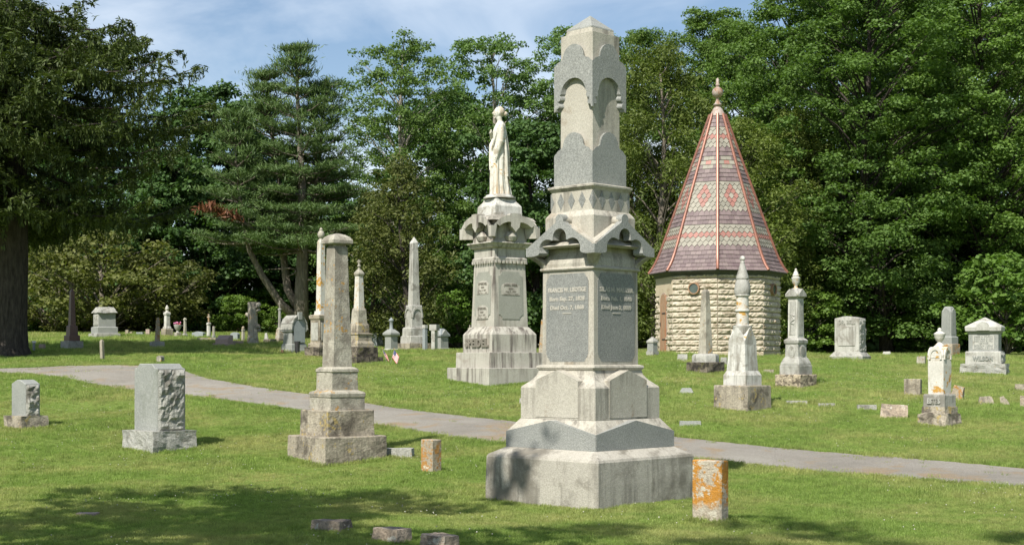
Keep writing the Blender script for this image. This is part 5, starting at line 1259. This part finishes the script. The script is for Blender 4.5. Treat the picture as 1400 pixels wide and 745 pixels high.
plant('cedar_tree', 'dull olive cedar right of the finial monument', 'cedar1', 508, 60, 265, 160, None, 1.0)
plant('shrub', 'large yellow-green spreading shrub behind the sarcophagus monument', 'shrub1', 150, 64, 322, 0, 'yellow-green shrubs on the left crest', 1.25)
plant('shrub', 'yellow-green shrub behind the white urn monument', 'shrub1', 208, 66, 350, 120, 'yellow-green shrubs on the left crest', 1.1)
plant('shrub', 'yellow-green shrub next to the spruce trunk', 'shrub1', 75, 67, 350, 220, 'yellow-green shrubs on the left crest', 1.1)
plant('bush', 'bright green bush at the right edge behind the gabled-roof monument', 'bush1', 1370, 55, 352, 0, None, 1.15)
plant('bush', 'green undergrowth bush behind the cross columns', 'bush1', 325, 68, 405, 100, 'undergrowth along the tree line', 1.3)
plant('bush', 'green undergrowth bush left of the barrel-roofed tomb', 'bush1', 378, 69, 420, 200, 'undergrowth along the tree line', 1.3)
plant('bush', 'green undergrowth bush behind the dark upright slab', 'bush1', 625, 64, 400, 300, 'undergrowth along the tree line', 1.2)
plant('bush', 'undergrowth bush right of the main monument die', 'bush1', 880, 62, 415, 40, 'undergrowth along the tree line', 1.2)
plant('bush', 'undergrowth bush between chapel and broad pale tablet', 'bush1', 1110, 58, 400, 160, 'undergrowth along the tree line', 1.2)
plant('bush', 'undergrowth bush behind the tall narrow die', 'bush1', 1265, 61, 410, 220, 'undergrowth along the tree line', 1.3)

# white pine with three stems
def pine():
    base = at(412, 60); H = height_at(412, 60, 72); e = thing('white_pine', 'white pine with several leaning stems and layered needle plumes', 'tree', base, 0)
    rr = random.Random(5); rg = np.random.default_rng(5); s = F / 60
    q = lambda px, y: Vector(((px - 412) / s, 0, EYE + (HOR - y) * 60 / F - base.z))
    stems = [([q(412, 475), q(413, 400), q(416, 330), q(415, 250), q(410, 160), q(406, 70)], .36), ([q(410, 425), q(392, 395), q(384, 340), q(382, 270), q(370, 180), q(358, 98)], .22), ([q(410, 440), q(385, 415), q(362, 378), q(345, 345), (q(335, 300)), q(326, 220), q(325, 160)], .2), ([q(415, 320), q(428, 270), q(436, 200), q(440, 112)], .16)]
    woods = []; Pn, Nn, Sn, Un = [], [], [], []
    def plume(p, n, sp, rise):
        k = n; off = rg.normal(size=(k, 3)) * np.array([sp, sp, sp * .22]); P = np.array(p) + off
        U = rg.normal(size=(k, 3)) * .5 + off / sp * .45 + np.array([0, 0, .55 + rise])
        Pn.append(P); Un.append(U); Nn.append(rg.normal(size=(k, 3))); Sn.append(rg.uniform(.09, .17, k))
    for si, (pts, r0) in enumerate(stems):
        pts = [Vector(p) + Vector((0, (-.4, .5, -.6, .6)[si] * min(1, i / 2), 0)) for i, p in enumerate(pts)]
        woods.append(tube(pts, [r0 * (1 - .93 * i / (len(pts) - 1)) for i in range(len(pts))], 9))
        L = len(pts) - 1; ztop = pts[-1].z; z = q(400, 345).z + si * .17
        while z < ztop - .15:
            i = max(j for j in range(L) if pts[j].z <= z or j == 0); i = min(i, L - 1)
            p0 = pts[i].lerp(pts[i + 1], min(1, max(0, (z - pts[i].z) / max(.1, pts[i + 1].z - pts[i].z))))
            dep = ztop - z; a0 = rr.uniform(0, 6.28)
            for b in range(6):
                az = a0 + b * 1.047 + rr.uniform(-.3, .3); ln = min(.45 + .36 * dep, 3.3 if si == 0 else 2.5) * rr.uniform(.6, 1.1)
                rise = max(.0, .75 - dep * .13)
                d = Vector((math.cos(az), math.sin(az), rise + rr.uniform(-.06, .06))); end = p0 + d * ln + Vector((0, 0, .06 * ln)); p = p0 + Vector((0, 0, rr.uniform(-.08, .08)))
                woods.append(tube([p, p.lerp(end, .5) - Vector((0, 0, .05 * ln)), end], [.045, .03, .01], 5, False))
                npl = max(2, int(ln * 2.6))
                for j in range(npl):
                    u = .34 + .66 * (j + rr.random()) / npl; sd = Vector((-d.y, d.x, 0)) * rr.uniform(-.32, .32) * ln * u
                    plume(p.lerp(end, u) + sd + Vector((0, 0, .06)), 80, .2 + .1 * rr.random(), rise)
            z += .8 if dep > 2 else .5
        plume(pts[-1], 90, .2, 1.2)
    for a, b, c in ((q(418, 372), q(400, 368), q(367, 370)), (q(418, 350), q(405, 375), q(395, 380)), (q(416, 385), q(428, 383), q(434, 386)), (q(345, 345), q(338, 330), q(345, 300))):
        woods.append(tube([Vector(a) + Vector((0, -.2, 0)), Vector(b) + Vector((0, -.5, 0)), Vector(c) + Vector((0, -.7, 0))], [.05, .035, .012], 6))
    mk('trunk', merge(*woods), 'bark_gray', e, True)
    c = bpy.data.objects.new('crown', leaf_mesh('crown', np.concatenate(Pn), np.concatenate(Nn), np.concatenate(Sn), .14, 'pine_needle', np.concatenate(Un), 5)); COL.objects.link(c); c.parent = e
    # browned boughs at the left
    P, U, N, S = [], [], [], []
    for px, y in ((296, 293), (306, 291), (318, 297), (333, 303)):
        c0 = np.array(q(px, y) + Vector((0, -2.2, 0))); k = 70; off = rg.normal(size=(k, 3)) * np.array([.2, .25, .08]); P.append(c0 + off); U.append(rg.normal(size=(k, 3)) + np.array([0, 0, .3])); N.append(rg.normal(size=(k, 3))); S.append(rg.uniform(.14, .26, k))
    bo = bpy.data.objects.new('browned_bough', leaf_mesh('browned_bough', np.concatenate(P), np.concatenate(N), np.concatenate(S), .16, 'dead_needle', np.concatenate(U), 6)); COL.objects.link(bo); bo.parent = e
    mk('browned_twig', merge(tube([q(360, 320) + Vector((0, -.6, 0)), q(330, 302) + Vector((0, -1.9, 0)), q(290, 292) + Vector((0, -2.3, 0))], [.05, .03, .01], 5)), 'bark_gray', e)
leaf_mat('dead_needle', (.095, .04, .022), (.16, .07, .035), .1)
pine()

def spruce():
    base = at(12, 43.5); e = thing('norway_spruce', 'big dark spruce with drooping boughs filling the upper left', 'tree', base, 0); rr = random.Random(9); rg = np.random.default_rng(9)
    H = 12.0; r0 = .45
    zs = [-.3, 0, .35, 1, 3, 6, 8, 10, 11.5, H]; rs = [.85, .7, .54, .48, .46, .41, .34, .24, .14, .02]
    woods = [tube([(.12 * math.sin(z * .3), .1 * math.cos(z * .25), z) for z in zs], rs, 12)]
    P, U, N, S = [], [], [], []
    z = 4.7
    while z < H - .8:
        f = z / H; nb = 9
        for b in range(nb):
            az = rr.uniform(0, 2 * math.pi)
            # lower boughs hang toward the open lawn
            ln = ((7.5 if math.cos(az - .1) > .5 and z > 8.2 else 5.3) * (1 - f ** 7) ** .9 + .3) * rr.uniform(.62, 1.06) * (.8 if z < 5.4 else 1)
            d = Vector((math.cos(az), math.sin(az), 0)); sag = rr.uniform(.18, .34)
            pt = lambda u: Vector((0, 0, z)) + d * ln * u + Vector((0, 0, ln * (-sag * 1.6 * u * (1 - u) - sag * .75 * u + .34 * max(0, u - .6) ** 1.5)))
            woods.append(tube([pt(u) for u in (0, .25, .5, .75, 1)], [.07 * (1 - f) + .02, .05, .035, .022, .008], 5, False))
            side = Vector((-d.y, d.x, 0)); nt = int(ln * 7.5)
            for j in range(nt):
                u = .16 + .84 * (j + rr.random()) / nt; s_ = rr.choice((-1, 1)); c = pt(u); wl = (.35 + .75 * math.sin(math.pi * min(1, u * .85 + .1))) * rr.uniform(.4, 1.1)
                tip = c + side * (s_ * wl * .85) + d * wl * .45 + Vector((0, 0, -wl * rr.uniform(.05, .35)))
                hang = rr.uniform(.25, .8) * (1 - .45 * u)
                k = int(12 + 18 * wl); tt = rg.random(k)[:, None]
                Q = np.array(c) * (1 - tt) + np.array(tip) * tt + rg.normal(size=(k, 3)) * .05
                P.append(Q); U.append(np.tile(np.array(tip - c), (k, 1)) + rg.normal(size=(k, 3)) * .25); N.append(rg.normal(size=(k, 3)) * .5 + np.array([0, 0, 1.])); S.append(rg.uniform(.06, .12, k))
                if rr.random() < .75:      # hanging branchlet
                    k = int(9 + 18 * hang); tt = rg.random(k)[:, None]; c2 = c.lerp(tip, rr.random())
                    Q = np.array(c2) + np.array([[0, 0, -1.]]) * tt * hang + rg.normal(size=(k, 3)) * .035
                    P.append(Q); U.append(rg.normal(size=(k, 3)) * .3 + np.array([0, 0, -1.])); N.append(rg.normal(size=(k, 3)) * np.array([1, 1, .3])); S.append(rg.uniform(.05, .10, k))
        z += .40 if z < 12 else .55
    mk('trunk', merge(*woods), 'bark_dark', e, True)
    c = bpy.data.objects.new('crown', leaf_mesh('crown', np.concatenate(P), np.concatenate(N), np.concatenate(S), .30, 'spruce_needle', np.concatenate(U), 9)); COL.objects.link(c); c.parent = e
spruce()

# trees standing behind the viewer, whose shade falls across the foreground grass
def shade_tree(label, shadow_xy, zc, H, rad, seed, zb, wide=1., nclump=110):
    k = zc / -SH.z; x = shadow_xy[0] - SH.x * k; y = shadow_xy[1] - SH.y * k
    tr, cr = broadleaf(H, zb, rad, seed, 'dark_leaf', nclump=nclump, per=150, leaf=.13, cl=(.35, .85))
    tree_obj('shade_tree', label, tr, cr, 'bark_gray', (x, y, -.05), 0, (wide, wide, 1), 'shade trees behind the viewer')
shade_tree('leafy tree behind the viewer at the right, shading the bottom edge', (2.2, 10.9), 15.5, 18.5, 3.2, 97, 12.5, 1.0, 80)
shade_tree('leafy tree behind the viewer at the left casting shade on the near grass', (-3.7, 13.7), 8.5, 11.5, 3.4, 91, 5.2, 1.2, 150)

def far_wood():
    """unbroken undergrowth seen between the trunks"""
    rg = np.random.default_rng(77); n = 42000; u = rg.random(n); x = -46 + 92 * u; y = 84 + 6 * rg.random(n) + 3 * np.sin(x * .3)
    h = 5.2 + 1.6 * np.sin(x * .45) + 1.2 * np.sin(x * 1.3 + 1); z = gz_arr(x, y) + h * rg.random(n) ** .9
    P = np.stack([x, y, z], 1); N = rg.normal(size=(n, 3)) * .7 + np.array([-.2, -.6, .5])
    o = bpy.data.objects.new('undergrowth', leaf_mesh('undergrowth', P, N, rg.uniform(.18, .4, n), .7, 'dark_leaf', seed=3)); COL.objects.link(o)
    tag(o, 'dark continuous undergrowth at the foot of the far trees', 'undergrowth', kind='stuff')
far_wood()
# ------------------------------------------------------------------ grass and small flowers
def clump_mesh(name, nb, h, w, spread, seed):
    rg = np.random.default_rng(seed); V, Fc, var = [], [], []
    for i in range(nb):
        a = rg.uniform(0, 2 * np.pi); r = spread * np.sqrt(rg.random()); x, y = r * np.cos(a), r * np.sin(a); hh = h * rg.uniform(.45, 1.15); ww = w * rg.uniform(.7, 1.2)
        b = rg.uniform(0, 2 * np.pi); l = hh * rg.uniform(.1, .75); dx, dy = l * np.cos(b), l * np.sin(b); c = rg.uniform(0, 2 * np.pi); px, py = ww * np.cos(c), ww * np.sin(c); o = len(V)
        V += [(x - px, y - py, -.01), (x + px, y + py, -.01), (x + dx * .4 + px * .8, y + dy * .4 + py * .8, hh * .6), (x + dx * .4 - px * .8, y + dy * .4 - py * .8, hh * .6), (x + dx, y + dy, hh)]
        Fc += [(o, o + 1, o + 2, o + 3), (o + 3, o + 2, o + 4)]; q = rg.random(); var += [q, q]
    me = bpy.data.meshes.new(name); me.from_pydata(V, [], Fc); me.materials.append(MAT['grass_blade'])
    at_ = me.attributes.new('var', 'FLOAT', 'FACE'); at_.data.foreach_set('value', np.array(var, np.float32)); return me
def scatter(n, d0, d1, half=.40, power=1.):
    u = RNG.random(n); d = np.sqrt(d0 ** 2 + u * (d1 ** 2 - d0 ** 2)); x = (RNG.random(n) * 2 - 1) * half * d
    return x, d
def gn_scatter(name, X, Y, scale, protos, label, kind='stuff'):
    Z = gz_arr(X, Y); me = bpy.data.meshes.new(name); n = len(X)
    me.vertices.add(n); me.vertices.foreach_set('co', np.stack([X, Y, Z], 1).reshape(-1).astype(np.float32))
    for nm, val in (('scl', scale), ('spin', RNG.random(n) * 6.28)):
        a = me.attributes.new(nm, 'FLOAT', 'POINT'); a.data.foreach_set('value', val.astype(np.float32))
    a = me.attributes.new('pick', 'INT', 'POINT'); a.data.foreach_set('value', RNG.integers(0, len(protos), n).astype(np.int32))
    o = bpy.data.objects.new(name, me); COL.objects.link(o); tag(o, label, name.replace('_', ' '), kind=kind)
    col = bpy.data.collections.new(name + '_clumps')
    for i, p in enumerate(protos): col.objects.link(bpy.data.objects.new('%s_clump' % name, p))
    g = bpy.data.node_groups.new(name, 'GeometryNodeTree'); g.interface.new_socket('Geometry', in_out='INPUT', socket_type='NodeSocketGeometry'); g.interface.new_socket('Geometry', in_out='OUTPUT', socket_type='NodeSocketGeometry')
    N = g.nodes.new; gi, go = N('NodeGroupInput'), N('NodeGroupOutput'); ip = N('GeometryNodeInstanceOnPoints'); ci = N('GeometryNodeCollectionInfo'); ci.inputs['Collection'].default_value = col; ci.inputs['Separate Children'].default_value = True
    def attr(nm, t):
        q = N('GeometryNodeInputNamedAttribute'); q.data_type = t; q.inputs['Name'].default_value = nm; return [s for s in q.outputs if s.name == 'Attribute'][0]
    ip.inputs['Pick Instance'].default_value = True; cx = N('ShaderNodeCombineXYZ')
    er = N('FunctionNodeEulerToRotation'); g.links.new(attr('spin', 'FLOAT'), cx.inputs[2]); g.links.new(cx.outputs[0], er.inputs[0])
    g.links.new(gi.outputs[0], ip.inputs['Points']); g.links.new(ci.outputs[0], ip.inputs['Instance']); g.links.new(attr('pick', 'INT'), ip.inputs['Instance Index'])
    g.links.new(er.outputs[0], ip.inputs['Rotation']); g.links.new(attr('scl', 'FLOAT'), ip.inputs['Scale']); g.links.new(ip.outputs[0], go.inputs[0])
    m = o.modifiers.new('scatter', 'NODES'); m.node_group = g; return o
def lawn_grass():
    xs, ys, sc = [], [], []
    for n, d0, d1, s in ((44000, 9.5, 17, .62), (44000, 17, 28, .78), (32000, 28, 45, 1.1), (26000, 45, 70, 1.6)):
        x, y = scatter(n, d0, d1); k = np.array([mnoise.noise(Vector((a * .5, b * .5, 3.))) + .6 * mnoise.noise(Vector((a * 1.9, b * 1.9, 8.))) for a, b in zip(x, y)])
        xs.append(x); ys.append(y); sc.append(s * (.85 + .55 * k) * RNG.uniform(.75, 1.2, n))
    # longer fringe where mowers cannot reach: along stone feet and road edges
    for E in (EF, EN):
        i = RNG.integers(0, len(E) - 1, 5200); t = RNG.random(5200)[:, None]; p = E[i] * (1 - t) + E[i + 1] * t + RNG.normal(size=(5200, 2)) * .17
        xs.append(p[:, 0]); ys.append(p[:, 1]); sc.append(RNG.uniform(.5, 1.2, 5200))
    for cx, cy, rot, h in FRINGE:
        m = int(60 + h * 420); u = RNG.random(m) * 2 - 1; sd = RNG.integers(0, 4, m); g = 1 + np.abs(RNG.normal(size=m)) * .05 / max(h, .15)
        q = np.stack([np.where(sd == 0, -1, np.where(sd == 1, 1, u)), np.where(sd == 2, -1, np.where(sd == 3, 1, u))], 1) * h * g[:, None]
        xs.append(cx + q[:, 0] * math.cos(rot) - q[:, 1] * math.sin(rot)); ys.append(cy + q[:, 0] * math.sin(rot) + q[:, 1] * math.cos(rot)); sc.append(RNG.uniform(.5, 1.25, m))
    X, Y, S = np.concatenate(xs), np.concatenate(ys), np.clip(np.concatenate(sc), .35, 3)
    creep = np.array([mnoise.noise(Vector((a * 1.4, b * 1.4, 21.))) for a, b in zip(X, Y)]) > .28; keep = ~on_road(X, Y) | (RNG.random(len(X)) < .01) | (creep & (RNG.random(len(X)) < .12)); X, Y, S = X[keep], Y[keep], S[keep]
    gn_scatter('grass', X, Y, S, [clump_mesh('grass', 26, .07, .0035, .085, 1), clump_mesh('grass', 22, .06, .004, .09, 2), clump_mesh('grass', 18, .085, .0032, .06, 3), clump_mesh('grass', 24, .05, .0045, .1, 4)], 'short mown grass blades covering the whole lawn')
lawn_grass()
def clover():
    x, y = scatter(3200, 10, 40); k = np.array([mnoise.noise(Vector((a * .45, b * .45, 11.))) for a, b in zip(x, y)])
    keep = (k > .02) & ~on_road(x, y); x, y = x[keep], y[keep]; z = gz_arr(x, y) + RNG.uniform(.045, .085, len(x)); n = len(x)
    dirs = np.array([(1, 0, 0), (-1, 0, 0), (0, 1, 0), (0, -1, 0), (0, 0, 1), (0, 0, -1)], float); r = RNG.uniform(.005, .0095, n)
    V = (np.stack([x, y, z], 1)[:, None, :] + dirs[None] * r[:, None, None]).reshape(-1, 3); fc = [(0, 2, 4), (2, 1, 4), (1, 3, 4), (3, 0, 4), (2, 0, 5), (1, 2, 5), (3, 1, 5), (0, 3, 5)]
    o = mk('clover_flowers', (V.tolist(), [tuple(i * 6 + j for j in f) for i in range(n) for f in fc]), 'flower_petal', smooth=True)
    tag(o, 'scattered white clover heads dotting the lawn', 'clover', kind='stuff')
clover()
